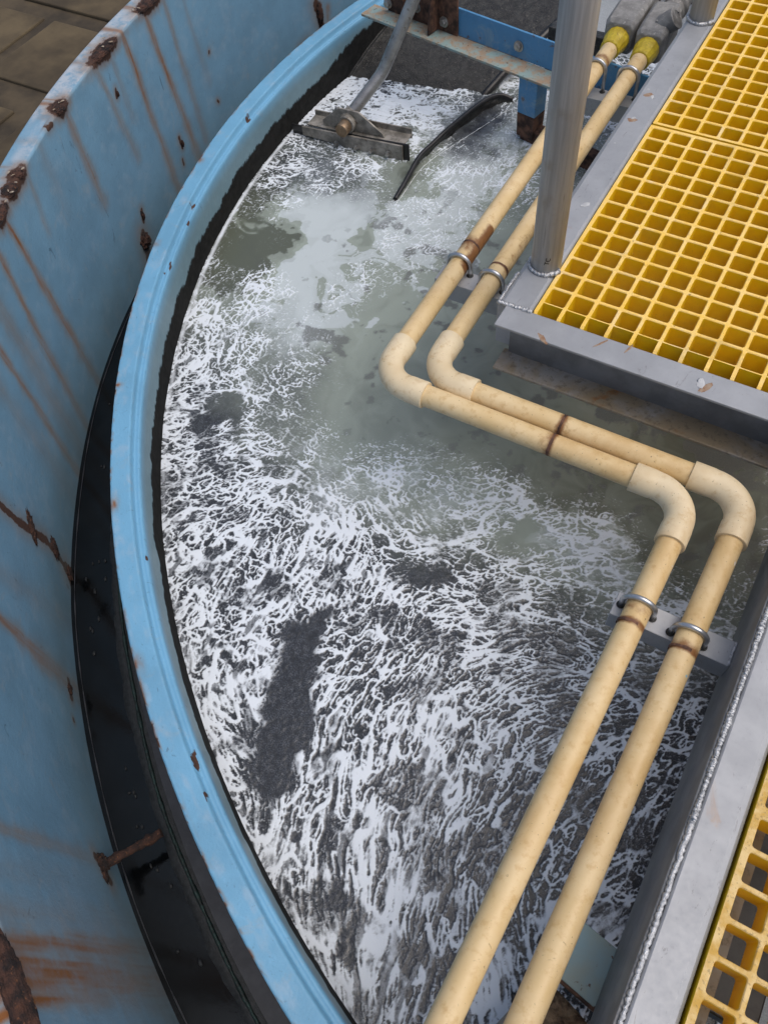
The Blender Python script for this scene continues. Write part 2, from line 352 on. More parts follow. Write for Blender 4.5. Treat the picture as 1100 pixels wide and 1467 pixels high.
# ------------------------------------------------------------------ water with foam
def water():
    h = 0.0015
    x0, x1, y0, y1 = -0.97, 0.64, -0.95, 1.30
    xs = np.arange(x0, x1, h, dtype=np.float32); ys = np.arange(y0, y1, h, dtype=np.float32)
    X, Y = np.meshgrid(xs, ys, indexing='ij'); nu, nv = X.shape
    P3 = np.stack([X - CAM[0], Y - CAM[1], np.full_like(X, Z_WATER - CAM[2])], -1) @ ROT.T.astype(np.float32)
    PX = 550 + FPX * P3[..., 0] / P3[..., 2]; PY = 733.5 + FPX * P3[..., 1] / P3[..., 2]     # where the photograph shows each spot
    del P3
    wx = 34 * fbm(X * 11, Y * 11, 4, 1) + 16 * fbm(X * 45, Y * 45, 3, 2); wy = 34 * fbm(X * 11, Y * 11, 4, 5) + 16 * fbm(X * 45, Y * 45, 3, 6)
    A, B = PX + 1.6 * wx, PY + 1.6 * wy
    def paint(base, L, p=2.0):
        F = np.full(X.shape, base, np.float32)
        for (cx, cy, rx, ry, an, v) in L:
            a = math.radians(an); dx = A - cx; dy = B - cy
            d = ((dx * math.cos(a) + dy * math.sin(a)) / rx) ** 2 + ((-dx * math.sin(a) + dy * math.cos(a)) / ry) ** 2
            wgt = np.exp(-np.clip(d, 0, 20) ** p * 0.7); F += (v - F) * wgt
        return F
    # ---- flow direction from strokes read off the photograph
    ST = [(480, 1450, 498, 1300), (560, 1440, 575, 1280), (640, 1400, 640, 1250), (430, 1280, 490, 1130), (520, 1180, 575, 1020), (620, 1180, 640, 1060), (700, 1200, 735, 1080),
          (600, 1000, 670, 900), (500, 1000, 545, 900), (600, 820, 720, 850), (640, 930, 760, 900), (700, 980, 800, 990), (760, 850, 880, 900), (820, 960, 930, 990),
          (860, 1080, 960, 1040), (850, 1200, 930, 1110), (880, 1290, 950, 1230), (260, 900, 310, 800), (290, 1000, 330, 1120), (340, 900, 400, 780), (255, 735, 380, 690),
          (250, 640, 370, 620), (420, 850, 475, 760), (340, 1190, 390, 1290), (280, 520, 330, 440), (450, 690, 540, 760), (360, 560, 430, 640), (400, 1380, 440, 1460),
          (450, 150, 650, 165), (430, 220, 540, 240), (420, 420, 560, 310), (600, 300, 700, 200), (560, 380, 640, 330), (500, 600, 640, 600), (700, 680, 900, 760), (760, 790, 800, 730), (960, 20, 1000, 30)]
    c2 = np.zeros_like(X); s2 = np.zeros_like(X)
    for a, b, c, d in ST:
        p = onz(a, b, Z_WATER); q = onz(c, d, Z_WATER); an = math.atan2(q[1] - p[1], q[0] - p[0]); mx, my = (p[0] + q[0]) / 2, (p[1] + q[1]) / 2
        wg = np.exp(-((X - mx) ** 2 + (Y - my) ** 2) / (2 * 0.085 ** 2)) + 1e-6
        c2 += wg * math.cos(2 * an); s2 += wg * math.sin(2 * an)
    ang = 0.5 * np.arctan2(s2, c2) + 1.2 * fbm(X * 12, Y * 12, 3, 8) + 0.6 * fbm(X * 42, Y * 42, 2, 12)
    ux, uy = np.cos(ang).astype(np.float32), np.sin(ang).astype(np.float32)
    def lic(N, L, step=1.0):
        acc = N.copy()
        I0, J0 = np.meshgrid(np.arange(nu, dtype=np.float32), np.arange(nv, dtype=np.float32), indexing='ij')
        for sg in (1, -1):
            I, J = I0.copy(), J0.copy(); px, py = sg * ux, sg * uy
            for k in range(L):
                I += px * step; J += py * step
                ii = np.clip(np.rint(I), 0, nu - 1).astype(np.int32); jj = np.clip(np.rint(J), 0, nv - 1).astype(np.int32)
                acc += N[ii, jj] * (1 - k / L)
                qx, qy = ux[ii, jj], uy[ii, jj]; fl = np.where(qx * px + qy * py < 0, -1, 1).astype(np.float32); px, py = qx * fl, qy * fl
        return (acc - acc.mean()) / acc.std()
    def norm(a): a = a - a.mean(); return a / a.std()
    def rank(a):
        r = np.empty(a.size, np.float32); r[np.argsort(a.ravel())] = np.linspace(0, 1, a.size, dtype=np.float32); return r.reshape(a.shape)
    Xw = X + .010 * fbm(X * 40, Y * 40, 2, 33); Yw = Y + .010 * fbm(X * 40, Y * 40, 2, 36)
    def dist(n):                                   # distance in metres to the nearest zero line of n
        gx, gy = np.gradient(n, h); return np.abs(n) / (np.hypot(gx, gy) + 8.0)
    strk = paint(.15, [(560, 1270, 380, 300, 0, 1.0), (500, 1050, 120, 120, 0, .7), (700, 900, 170, 90, 0, .40), (880, 1150, 150, 250, 0, .5), (330, 560, 150, 170, 0, .0), (330, 830, 120, 170, 0, .12), (480, 330, 300, 160, 0, .1)], 1.2)
    va_ = vn(X * 72, Y * 72, 1) - .5; vb_ = vn(X * 135, Y * 135, 4) - .5; vc_ = vn(X * 270, Y * 270, 7) - .5; vd_ = vn(X * 84 + 9, Y * 84 + 5, 21) - .5; ve_ = vn(X * 46, Y * 46, 23) - .5
    na = (1 - strk) * norm(lic(va_, 7)) + strk * norm(lic(va_, 28, 2.0)); nd = (1 - strk) * norm(lic(vd_, 4)) + strk * norm(lic(vd_, 22, 2.0))
    n2 = (1 - strk) * norm(lic(vb_, 4)) + strk * norm(lic(vb_, 14, 2.0)); n3 = norm(lic(vc_, 5)); ne = norm(lic(ve_, 13, 2.0))
    jt = .0004 * norm(vn(X * 260, Y * 260, 14)) + .0003 * norm(vn(X * 450, Y * 450, 15))                # ragged edges
    da, db, dc, dd_, de = (dist(q) + jt for q in (na, n2, n3, nd, ne))
    cl = norm(fbm(X * 20, Y * 20, 4, 30))
    # ---- coverage of white foam
    cov = paint(.50, [(330, 520, 110, 130, 0, .66), (275, 760, 80, 170, 0, .66), (430, 780, 170, 110, 0, .74), (600, 770, 150, 60, 8, .80), (310, 1000, 70, 170, 15, .80), (480, 1220, 130, 190, 0, .67),
                      (380, 1200, 60, 170, 30, .74), (560, 1400, 150, 100, 0, .74), (720, 900, 180, 85, 10, .36), (610, 860, 60, 60, 0, .25), (890, 1010, 110, 130, 0, .30), (830, 1220, 170, 170, 0, .38), (650, 1090, 90, 130, 0, .52),
                      (740, 960, 60, 40, 0, .26), (330, 640, 80, 35, -10, .62), (290, 690, 40, 30, 0, .4), (300, 860, 40, 40, 0, .5),
                      (620, 520, 210, 165, 15, .02), (560, 600, 120, 90, 0, .02), (880, 640, 300, 130, 20, .0), (1010, 740, 120, 110, 0, .0), (720, 420, 150, 170, -30, .02), (860, 450, 120, 200, 0, .0),
                      (620, 705, 120, 40, 15, .42), (800, 760, 90, 26, 22, .62), (870, 810, 70, 26, 40, .70), (1000, 885, 60, 26, 20, .45),
                      (470, 420, 110, 110, -30, .0), (450, 240, 110, 42, 10, .40), (400, 290, 40, 30, 0, .34), (480, 330, 110, 60, -20, .0), (575, 360, 110, 34, -35, .20), (650, 250, 120, 45, -40, .10), (700, 225, 90, 30, -35, .26),
                      (345, 350, 62, 52, -30, .02), (370, 430, 46, 30, -40, .55), (420, 500, 60, 40, -60, .22), (560, 150, 140, 42, 6, .93), (640, 185, 60, 26, -30, .6), (690, 175, 60, 34, -35, .0), (590, 260, 30, 22, 0, .02), (760, 110, 60, 24, 20, .9), (940, 90, 80, 60, 0, .75), (985, 40, 50, 40, 0, .93),
                      (424, 950, 32, 60, 18, .0), (398, 1070, 28, 56, 14, .0), (450, 900, 20, 34, 20, .08), (313, 597, 32, 17, -22, .0), (752, 768, 26, 17, 0, .0), (493, 1372, 17, 34, 0, .03), (485, 1290, 16, 30, 10, .1), (610, 830, 40, 20, 0, .15), (540, 800, 34, 14, -5, .25)], 1.6)
    milk = paint(0, [(620, 500, 240, 185, 15, 1), (540, 640, 140, 90, 20, .9), (470, 340, 170, 120, -30, 1), (690, 230, 190, 80, -35, .8), (880, 640, 330, 170, 20, 1), (350, 360, 90, 70, 0, 1), (1010, 780, 140, 130, 0, 1), (740, 420, 180, 200, 0, 1), (780, 750, 130, 55, 22, 1), (900, 450, 140, 220, 0, 1), (440, 235, 90, 40, 10, .15), (690, 175, 64, 34, -35, .0), (400, 560, 50, 60, 0, .45), (980, 860, 70, 40, 0, .8)], 1.6)
    pale = paint(.42, [(620, 520, 220, 170, 10, .46), (860, 640, 300, 120, 20, .26), (1000, 740, 140, 130, 0, .16), (780, 720, 120, 40, 20, .24), (480, 340, 140, 85, -25, .90), (420, 440, 60, 70, -40, .84), (640, 260, 150, 60, -40, .78), (560, 380, 120, 50, -25, .66), (335, 375, 60, 62, 25, .0), (395, 345, 30, 22, 0, .0), (375, 270, 26, 60, 35, .05), (510, 330, 26, 14, -20, .35), (590, 255, 44, 32, -40, .28), (470, 690, 80, 60, 0, .70), (600, 700, 120, 40, 10, .62), (830, 790, 90, 30, 25, .72), (880, 480, 120, 120, 0, .30)], 1.5)
    wA = fbm(X * 9, Y * 9, 3, 40); wB = fbm(X * 9, Y * 9, 3, 44)
    sw = fbm(X * 16 + 4 * wA, Y * 16 + 4 * wB, 4, 50); fil = 1 - np.abs(np.sin(14 * (fbm(X * 12 + 5 * wA, Y * 12 + 5 * wB, 3, 55) + 0.01 * n2)))
    edge = sst(.5, .75, pale)
    pale = np.clip(pale + .55 * sw * (0.18 + edge)  + .16 * edge * sst(.75, .98, fil), 0, 1)
    p2 = pale + .35 * sw; two = .08 + .26 * sst(.14, .24, p2) + .20 * sst(.34, .52, p2) + .36 * sst(.55, .59, p2) + .10 * sst(.72, .76, p2)
    pale = np.where(PY < 470, two, .2 * two + .8 * pale)
    milk = np.clip(milk + .25 * sw * (milk > .02), 0, 1)
    cv = np.clip(cov + .10 * cl * sst(.05, .3, cov) * sst(1.0, .75, cov), 0, .985)
    lg = np.log(1 - cv)
    thk = np.clip(.75 + .38 * norm(fbm(X * 45, Y * 45, 3, 77)), .25, 1.9)
    def lay(d, S, a, lo=.0004):
        wdt = S * (1 - np.exp(a * lg)) * thk + lo * sst(.05, .3, cov); return sst(1.0, -.35, (d - wdt) / (.40 * wdt + .0009))
    va, vb, vd, vc, ve = lay(da, .0030, .75, .0004), lay(db, .0018, .7, .0003), lay(dd_, .0024, .6, .0003), lay(dc, .0010, .6, 0), lay(de, .0050, .7, .0006)
    fade = sst(-1.0, .6, norm(fbm(X * 24, Y * 24, 3, 79)) + 2.4 * (cv - .38))                             # strands die out here and there
    line = 1 - (1 - va * (.40 + .60 * fade)) * (1 - .78 * vb * (.25 + .75 * fade)) * (1 - .88 * vd * (.2 + .8 * fade)) * (1 - .42 * vc) * (1 - .95 * ve * (.3 + .7 * fade))
    haze = sst(.66, 1.30, cv + .10 * cl + .12 * norm(fbm(X * 60, Y * 60, 3, 91)) + .14 * np.exp(-(na / .6) ** 2) + .14 * np.exp(-(ne / .4) ** 2)) * np.clip(.62 + .30 * norm(n2) * .6 + .2 * norm(n3) * .5, .2, 1)
    isl = sst(1.0, 1.5, norm((1 - strk) * norm(lic(vn(X * 80, Y * 80, 93) - .5, 8)) + strk * norm(lic(vn(X * 90, Y * 90, 97) - .5, 18, 2.0))) + .22 * norm(n3))   # dark holes in the thick froth
    foam = 1 - (1 - .78 * haze) * (1 - line); foam *= 1 - .65 * isl * sst(.97, .80, cv) * sst(.5, .7, cv)
    foam *= sst(.0, .10, cov)
    hole = 1 - paint(0, [(428, 945, 34, 58, 22, 1), (408, 1030, 34, 62, 12, 1), (388, 1100, 26, 42, 10, 1), (452, 905, 18, 34, 20, .9), (313, 597, 33, 17, -22, 1), (752, 768, 26, 17, 0, 1), (493, 1372, 15, 32, 0, .95), (485, 1292, 12, 26, 10, .8), (612, 835, 34, 16, 0, .7), (308, 1135, 9, 30, 20, .7)], 3.0)
    foam *= hole ** 1.5; foam = np.maximum(foam, (.05 * vc + .13 * vb * sst(0, 1.2, cl)) * (1 - hole))
    # wisps of lace on the milky swirls
    foam = np.clip(foam + edge * milk * sst(.86, 1, fil) * sst(-.1, .25, sw + .15 * cl * .5) * .30, 0, 1)
    # floating dark flecks on the milky part
    fk = fbm(X * 30, Y * 30, 4, 60) + .12 * fbm(X * 160, Y * 160, 2, 66) + .5 * fbm(X * 7, Y * 7, 2, 70)
    dens = paint(.0, [(600, 520, 190, 170, 0, .6), (880, 560, 220, 120, 20, .9), (640, 420, 110, 60, -30, .9), (450, 480, 60, 50, -50, 1.6), (960, 680, 160, 90, 0, .9), (560, 350, 110, 45, -30, .9), (1000, 790, 120, 120, 0, .5)], 1.4)
    speck = .72 * sst(.095, .175, fk + .10 * (dens - 1)) * np.clip(dens * 1.5, 0, 1) * milk
    # surface heights: lumpy sludge in the bare patches, raised froth
    bare = (1 - milk) * (1 - foam)
    Zs = Z_WATER + .0014 * foam + .0005 * bare * fbm(X * 150, Y * 150, 2, 80) * 2 + .003 * fbm(X * 14, Y * 14, 3, 82) * (1 - milk)
    rip = paint(0, [(560, 150, 150, 45, 6, 1.), (980, 50, 90, 70, 0, .8), (760, 110, 60, 30, 0, .8)], 1.2)
    Zs += rip * .010 * fbm(X * 14, Y * 85, 3, 90)
    Rr = np.hypot(X - CX, Y - CY)
    lip = np.exp(-((Rr - (R_IN - .0055)) / .0058) ** 2) * (.35 + .65 * sst(800, 300, PY))          # pale scum line against the tank wall
    foam = np.maximum(foam, .80 * lip * (.6 + .8 * vn(X * 60, Y * 60, 3)))
    mask = (Rr < R_IN + .002) & (PX > 60) & (PX < 1200) & (PY > -160) & (PY < 1640)
    V = np.stack([X, Y, Zs], -1).reshape(-1, 3)
    # coarse rest of the surface, a little lower, for the whole round tank
    global extra_vals
    extra_vals = (0.45, 0.2, 0.3, 0.0)
    th = np.linspace(0, 2 * math.pi, 97); eV = [(CX, CY, Z_WATER - .012)] + [(CX + (R_IN + .001) * math.cos(t), CY + (R_IN + .001) * math.sin(t), Z_WATER - .012) for t in th]
    eQ = np.array([(0, i, i + 1, i + 2) for i in range(1, 97, 2)])
    o = gridmesh('water', V, nu, nv, 'foamy_water', dict(foam=foam, milk=milk, pale=pale, speck=speck), mask=mask, extra=(np.array(eV), eQ))
    o['kind'] = 'structure'; o['label'] = 'grey churning water streaked with white foam inside the round tank'
water()

# ------------------------------------------------------------------ gutter between the two tank walls
def ring_strip(name, r0, r1, z, mat, th0=math.radians(88), th1=math.radians(252), amp=0.0, seed=0, kind=None, parent=None, bump=0.0):
    nt_, nr = 420, 7
    th = np.linspace(th0, th1, nt_); rr = np.linspace(0, 1, nr); T, Rn = np.meshgrid(th, rr, indexing='ij')
    j0 = amp * fbm(T * 40, T * 0 + seed, 4, seed); j1 = amp * fbm(T * 40, T * 0 + seed + 5, 4, seed + 7)
    Rd = (r0 + j0) * (1 - Rn) + (r1 + j1) * Rn
    Zz = z + bump * fbm(T * 160, Rn * 6, 3, seed) - (0.0 if not bump else .004 * (np.abs(Rn - .5) * 2) ** 4)
    V = np.stack([CX + Rd * np.cos(T), CY + Rd * np.sin(T), Zz], -1).reshape(-1, 3)[:, :]
    o = gridmesh(name, V, nt_, nr, mat, {}, parent, flip=True)
    if kind: o['kind'] = kind
    return o
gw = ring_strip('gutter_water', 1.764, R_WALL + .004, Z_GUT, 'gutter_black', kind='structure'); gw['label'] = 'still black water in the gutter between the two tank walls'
ring_strip('sediment', 1.868, 1.905, Z_GUT + .004, 'gutter_sediment', amp=.010, seed=3, parent=gw, bump=.004)
ring_strip('ledge', 1.77, 1.876, Z_GUT + .010, 'gutter_ledge', amp=.001, seed=5, parent=gw)
q = MB(); q.tube([polar(t, 1.887 + .0015 * math.sin(t * 31), Z_GUT + .006) for t in np.linspace(math.radians(100), math.radians(250), 260)], [.0032 * (1 + .35 * math.sin(i * 1.9) * math.sin(i * .37)) for i in range(260)], 6)
q.build('algae_bead', 'teal_algae', gw)
q = MB(); q.tube([polar(t, 1.9765 + .0012 * math.sin(t * 23), Z_GUT + .0012) for t in np.linspace(math.radians(150), math.radians(250), 300)], [.0011 * (1 + .6 * math.sin(i * .9) * math.sin(i * .21)) for i in range(300)], 5)
q.build('water_line', 'gutter_ledge', gw)
q = MB()
for i in range(26):
    t = math.radians(rnd.uniform(205, 246)); r = rnd.uniform(1.915, 1.955); q.blob(polar(t, r, Z_GUT + .001), (rnd.uniform(.003, .008), rnd.uniform(.002, .004), .002), Matrix.Rotation(t + 1.57, 3, 'Z'), 1, .3, 2, i)
q.build('floating_scum', 'gutter_sediment', gw)

# ------------------------------------------------------------------ outer tank wall
def seg_dist(T, Z, R, a, b):
    """arc-length distance of (T,Z) to the segment a-b given as (theta,z); returns distance and parameter"""
    ux, uz = (b[0] - a[0]) * R, b[1] - a[1]; L2 = ux * ux + uz * uz
    dx, dz = (T - a[0]) * R, Z - a[1]; t = np.clip((dx * ux + dz * uz) / L2, 0, 1)
    return np.hypot(dx - t * ux, dz - t * uz), t
def outer_wall():
    root = thing('outer_tank_wall', polar(math.radians(205), R_WALL, Z_GUT - .2), 'tall pale blue steel outer tank wall streaked with rust, at the left', 'tank wall')
    th0, th1 = math.radians(92), math.radians(249)
    nu, nv = 1500, 190
    th = np.linspace(th0, th1, nu)
    # profile: inner face from below the gutter water up, small rounded shoulder, flat lip, outer face
    pr = [(R_WALL, z) for z in np.linspace(Z_GUT - .03, Z_LIP - .006, 160)]
    pr += [(R_WALL + .006 - .006 * math.cos(a), Z_LIP - .006 + .006 * math.sin(a)) for a in np.linspace(.25, math.pi / 2, 5)]
    pr += [(r, Z_LIP) for r in np.linspace(R_WALL + .009, R_LIP - .003, 14)] + [(R_LIP - .001, Z_LIP - .0006), (R_LIP, Z_LIP - .004)]
    pr += [(R_LIP, z) for z in np.linspace(Z_LIP - .01, Z_LIP - .055, 4)] + [(R_WALL + .012, Z_LIP - .056), (R_WALL + .012, -1.0), (R_WALL + .012, -1.98)]
    pr += [(R_WALL + .012, -1.985)] * max(0, nv - len(pr)); nv = len(pr)
    pr = np.array(pr, np.float32); T, K = np.meshgrid(th, np.arange(nv), indexing='ij'); Rr = pr[K, 0]; Zz = pr[K, 1].copy()
    isface = K < 166; islip = (K >= 163) & (K < 184)
    wob = .0025 * fbm(T * 9, Zz * 5, 3, 3)
    V = np.stack([CX + (Rr + wob) * np.cos(T), CY + (Rr + wob) * np.sin(T), Zz], -1).reshape(-1, 3)
    rust = np.zeros(T.shape, np.float32); crust = rust.copy(); worn = rust.copy(); green = rust.copy()
    STR = [(206, 22, 292, 238, 8, .95), (236, 8, 296, 200, 7, .55), (262, 0, 300, 120, 6, .3), (180, 62, 262, 285, 8, .95), (143, 116, 200, 225, 7, .55), (163, 95, 190, 165, 6, .4), (99, 172, 150, 290, 8, .8), (104, 170, 135, 260, 4, .6), (42, 255, 70, 330, 6, .45),
           (22, 338, 160, 580, 8, .85), (4, 372, 142, 640, 8, .75), (-5, 430, 130, 660, 16, .45), (-8, 480, 122, 690, 7, .8), (-10, 540, 115, 720, 16, .3), (-6, 880, 112, 990, 13, .75), (-30, 800, 110, 900, 14, .25), (-10, 1180, 140, 1232, 8, .55), (8, 1349, 220, 1362, 13, .9), (25, 1392, 232, 1402, 24, .9),
           (32, 1405, 120, 1406, 9, .9), (36, 1432, 160, 1430, 9, .85), (-10, 1300, 205, 1332, 22, .35), (-5, 1245, 160, 1270, 20, .2), (10, 1368, 230, 1388, 46, .42), (470, 10, 470, 60, 10, .6), (62, 215, 95, 300, 12, .2)]
    for x0, y0, x1, y1, wd, st in STR:
        a = oncyl(x0, y0, R_WALL); b = oncyl(x1, y1, R_WALL)
        if a[1] > -.075: a = (a[0], Z_LIP)
        if b[1] < Z_GUT: b = (b[0], Z_GUT)
        d, t = seg_dist(T + .004 * fbm(Zz * 14, T * 3, 2, int(x0) % 50), Zz, R_WALL, a, b)
        ww = wd * .0019 * (.62 + .6 * t) * (1 + .8 * fbm(Zz * 40, T * 20, 2, 9))
        s = min(1.0, st * 1.2) * np.exp(-(d / ww) ** 2) * (1 - .45 * t) * (.8 + .5 * fbm(T * 600, Zz * 12, 2, 5))
        rust = np.maximum(rust, s * (d < .09))
    CR = [(0, 722, 28, 748, 9), (28, 748, 68, 775, 11), (68, 775, 95, 812, 8), (95, 812, 108, 838, 14), (203, 300, 206, 318, 6), (205, 335, 214, 372, 15), (166, 128, 168, 140, 5), (257, 197, 262, 212, 5), (262, 228, 264, 236, 4), (98, 975, 102, 1000, 8), (105, 1030, 106, 1034, 4), (138, 1228, 158, 1262, 11), (75, 178, 70, 185, 6), (452, 5, 462, 40, 12), (440, 60, 430, 70, 8), (300, 74, 300, 76, 4), (312, 144, 314, 146, 4)]
    for x0, y0, x1, y1, wd in CR:
        a = oncyl(x0, y0, R_WALL); b = oncyl(x1, y1, R_WALL); d, t = seg_dist(T, Zz, R_WALL, a, b)
        crust = np.maximum(crust, np.exp(-(d / (wd * .0011)) ** 2) * .9 * isface); rust = np.maximum(rust, .5 * np.exp(-(d / (wd * .0024)) ** 2) * isface)
    worn = np.where(islip, .95 * sst(-.20, .05, fbm(T * 14, Rr * 20, 3, 15) - .25 * (T > math.radians(198)) + .12), 0) + .5 * sst(.06, .2, fbm(T * 60, Zz * 30, 4, 21)) * (~islip) * .25
    # rusted through shoulder on the lip
    for x, y, L in ((213, 8, 45), (150, 78, 62), (87, 160, 30), (24, 252, 30), (22, 285, 26), (10, 325, 34)):
        t0, _ = oncyl(x, y, R_WALL + .006); d = np.hypot((T - t0) * R_WALL / (L * .00115) + .5 * fbm(T * 200, Zz * 90, 3, 41), (Rr - R_WALL - .004) / .026 + np.minimum(0, Zz - Z_LIP + .004) / .022 + .6 * fbm(T * 260, Rr * 200, 3, 43))
        crust = np.maximum(crust, .85 * np.exp(-d ** 4) * (Zz > -.06)); rust = np.maximum(rust, .7 * np.exp(-(d / 1.3) ** 4) * (Zz > -.06))
    green = np.clip(.6 * sst(-.30, -.46, Zz) * (.5 + fbm(T * 50, Zz * 20, 3, 31)), 0, 1) * isface
    crust += 0.35 * isface * np.exp(-((Zz - Z_GUT) / .008) ** 2)
    o = gridmesh('wall_plate', V, nu, nv, 'blue_paint_wall', dict(rust=rust, crust=crust, worn=worn, green=green, slime=np.zeros_like(rust)), root, flip=True)
    # lumps of rust scale on the lip
    for k, (x, y, L, wv) in enumerate(((212, 8, .050, .015), (150, 76, .058, .016), (87, 158, .026, .018), (26, 250, .014, .015), (20, 285, .024, .016), (8, 330, .040, .017), (10, 1425, .085, .013))):
        t0, _ = oncyl(x, y, R_WALL + .006)
        c = polar(t0, R_WALL + .007, Z_LIP - .003); M = Matrix.Rotation(t0 + math.pi / 2, 3, 'Z'); q = MB()
        q.blob(c, (L * .92, wv * .9, .0055 if k < 6 else .013), M, 5, .20, 4.5 if L < .03 else 6, k * 3.1)
        p = q.build('rust_scale', 'rust_crust', root)
        q = MB()
        for j in range(3):
            s = rnd.uniform(-.9, .9) * L; cc = c + M @ Vector((s, rnd.uniform(-.9, .9) * wv, .008)); q.blob(cc, (rnd.uniform(.003, .007), rnd.uniform(.0012, .0028), .0012), Matrix.Rotation(rnd.uniform(0, 3), 3, 'Z'), 1, .5, 3, j + k)
        q.build('paint_flake', 'pale_flake', p)
    # lumps on the wall face
    for k, (x, y, a_, b_) in enumerate(((45, 755, .030, .008), (78, 785, .020, .010), (100, 822, .014, .012), (207, 345, .018, .020), (204, 308, .005, .012), (99, 988, .010, .008), (145, 1238, .014, .013), (150, 1256, .010, .008), (168, 134, .003, .006), (261, 205, .004, .008), (458, 20, .010, .03))):
        t0, z0 = oncyl(x, y, R_WALL); q = MB(); M = Matrix.Rotation(t0, 3, 'Z') @ Matrix.Rotation(-.7 if k < 3 else 0, 3, 'X')
        q.blob(polar(t0, R_WALL - .001, z0), (.004 if k not in (3, 6) else .010, a_, b_), M, 4, .55, 3.5, k * 5.3)
        q.build('rust_blister', 'rust_crust', root)
    # rusty stays that tie the two walls together
    for (xa, ya, xb, yb) in ((148, 1240, 232, 1193), (118, 746, 165, 738)):
        ta, za = oncyl(xa, ya, R_WALL); a = polar(ta, R_WALL - .001, za); tb = ta + (-.015 if ya > 1000 else .0)
        e = onz(xb, yb, za - .012); b = Vector(e); q = MB(); n = 14
        q.tube([a.lerp(b, i / (n - 1)) + Vector((0, 0, .002 * math.sin(i * 2.1))) for i in range(n)], [.0075 * (1 + .3 * math.sin(i * 1.7) * math.cos(i * .9)) for i in range(n)], 8, jit=.35)
        q.build('stay_bar', 'rust_crust', root)
outer_wall()

# ------------------------------------------------------------------ inner tank wall with its rolled rim
def inner_wall():
    root = thing('inner_tank_wall', polar(math.radians(205), R_IN, Z_GUT - .2), 'bright blue curved inner tank wall with flat rolled rim around the foam', 'tank wall')
    th0, th1 = math.radians(92), math.radians(251)
    pr = [(R_IN + .012, -1.9), (R_IN + .012, -.6), (R_IN + .012, Z_RIM - .012)]
    pr += [(R_RIM - .004, Z_RIM - .011), (R_RIM, Z_RIM - .009), (R_RIM, Z_RIM - .003), (R_RIM - .001, Z_RIM - .0008)]
    n0 = len(pr)
    pr += [(r, Z_RIM) for r in np.linspace(R_RIM - .003, R_IN + .016, 22)]
    pr += [(R_IN + .0142, Z_RIM - .0010), (R_IN + .0128, Z_RIM - .0050), (R_IN + .0118, Z_RIM - .0135), (R_IN + .0095, Z_RIM - .0155), (R_IN + .0060, Z_RIM - .0145), (R_IN + .003, Z_RIM - .0140), (R_IN + .0010, Z_RIM - .0165)]
    n1 = len(pr)
    pr += [(R_IN, z) for z in np.linspace(Z_RIM - .021, Z_WATER - .12, 60)]
    pr = np.array(pr, np.float32); nu, nv = 1300, len(pr); th = np.linspace(th0, th1, nu)
    T, K = np.meshgrid(th, np.arange(nv), indexing='ij'); Rr = pr[K, 0]; Zz = pr[K, 1]
    wob = .0012 * fbm(T * 30, Zz * 3, 3, 4) + .0008 * fbm(T * 200, Zz * 3, 2, 6) * (K < n0)
    V = np.stack([CX + (Rr + wob) * np.cos(T), CY + (Rr + wob) * np.sin(T), Zz + .0005 * fbm(T * 80, Rr * 60, 2, 9)], -1).reshape(-1, 3)
    ed = np.clip((Rr - (R_RIM - .010)) / .010, 0, 1)
    chip = fbm(T * 130, Rr * 160, 4, 12) + .6 * fbm(T * 10, Rr * 4, 2, 13)
    rust = np.clip(ed ** 2 * sst(.02, .22, chip) * 1.0, 0, .8) * (Zz > Z_RIM - .012)
    crust = ed * sst(.16, .32, chip) * .75
    for x, y, wd in ((188, 935, .016), (228, 352, .010), (170, 545, .006), (165, 720, .016), (285, 215, .01)):
        t0, _ = oncyl(x, y, R_RIM - .01); rust = np.maximum(rust, .75 * np.exp(-(((T - t0) * R_RIM) / wd) ** 2) * sst(R_RIM - .022, R_RIM - .004, Rr) * (.5 + 1.2 * fbm(T * 200, Rr * 200, 2, 7) + .3))
    bead = (K >= n0 + 22) & (K < n1)
    crust = np.maximum(crust, bead * sst(.20, .34, fbm(T * 50, Rr * 60, 4, 17) + .10 * np.exp(-((T - math.radians(192)) / .10) ** 2)) * .8)
    worn = .25 * sst(.04, .26, fbm(T * 60, Rr * 90, 4, 22)) * (Zz > Z_RIM - .002)
    low = Z_RIM - .082 + .030 * fbm(T * 24, T * 0, 3, 26) + .012 * fbm(T * 60, T * 0, 3, 28)
    low = low + .035 * sst(math.radians(180), math.radians(168), T)
    slime = sst(.026, -.022, Zz - low) * (K >= n1)
    green = .95 * sst(Z_RIM - .010, Z_RIM - .050, Zz) * (K >= n1)
    gridmesh('rim_plate', V, nu, nv, 'blue_paint_rim', dict(rust=rust, crust=crust, worn=worn, green=green, slime=slime), root)
inner_wall()

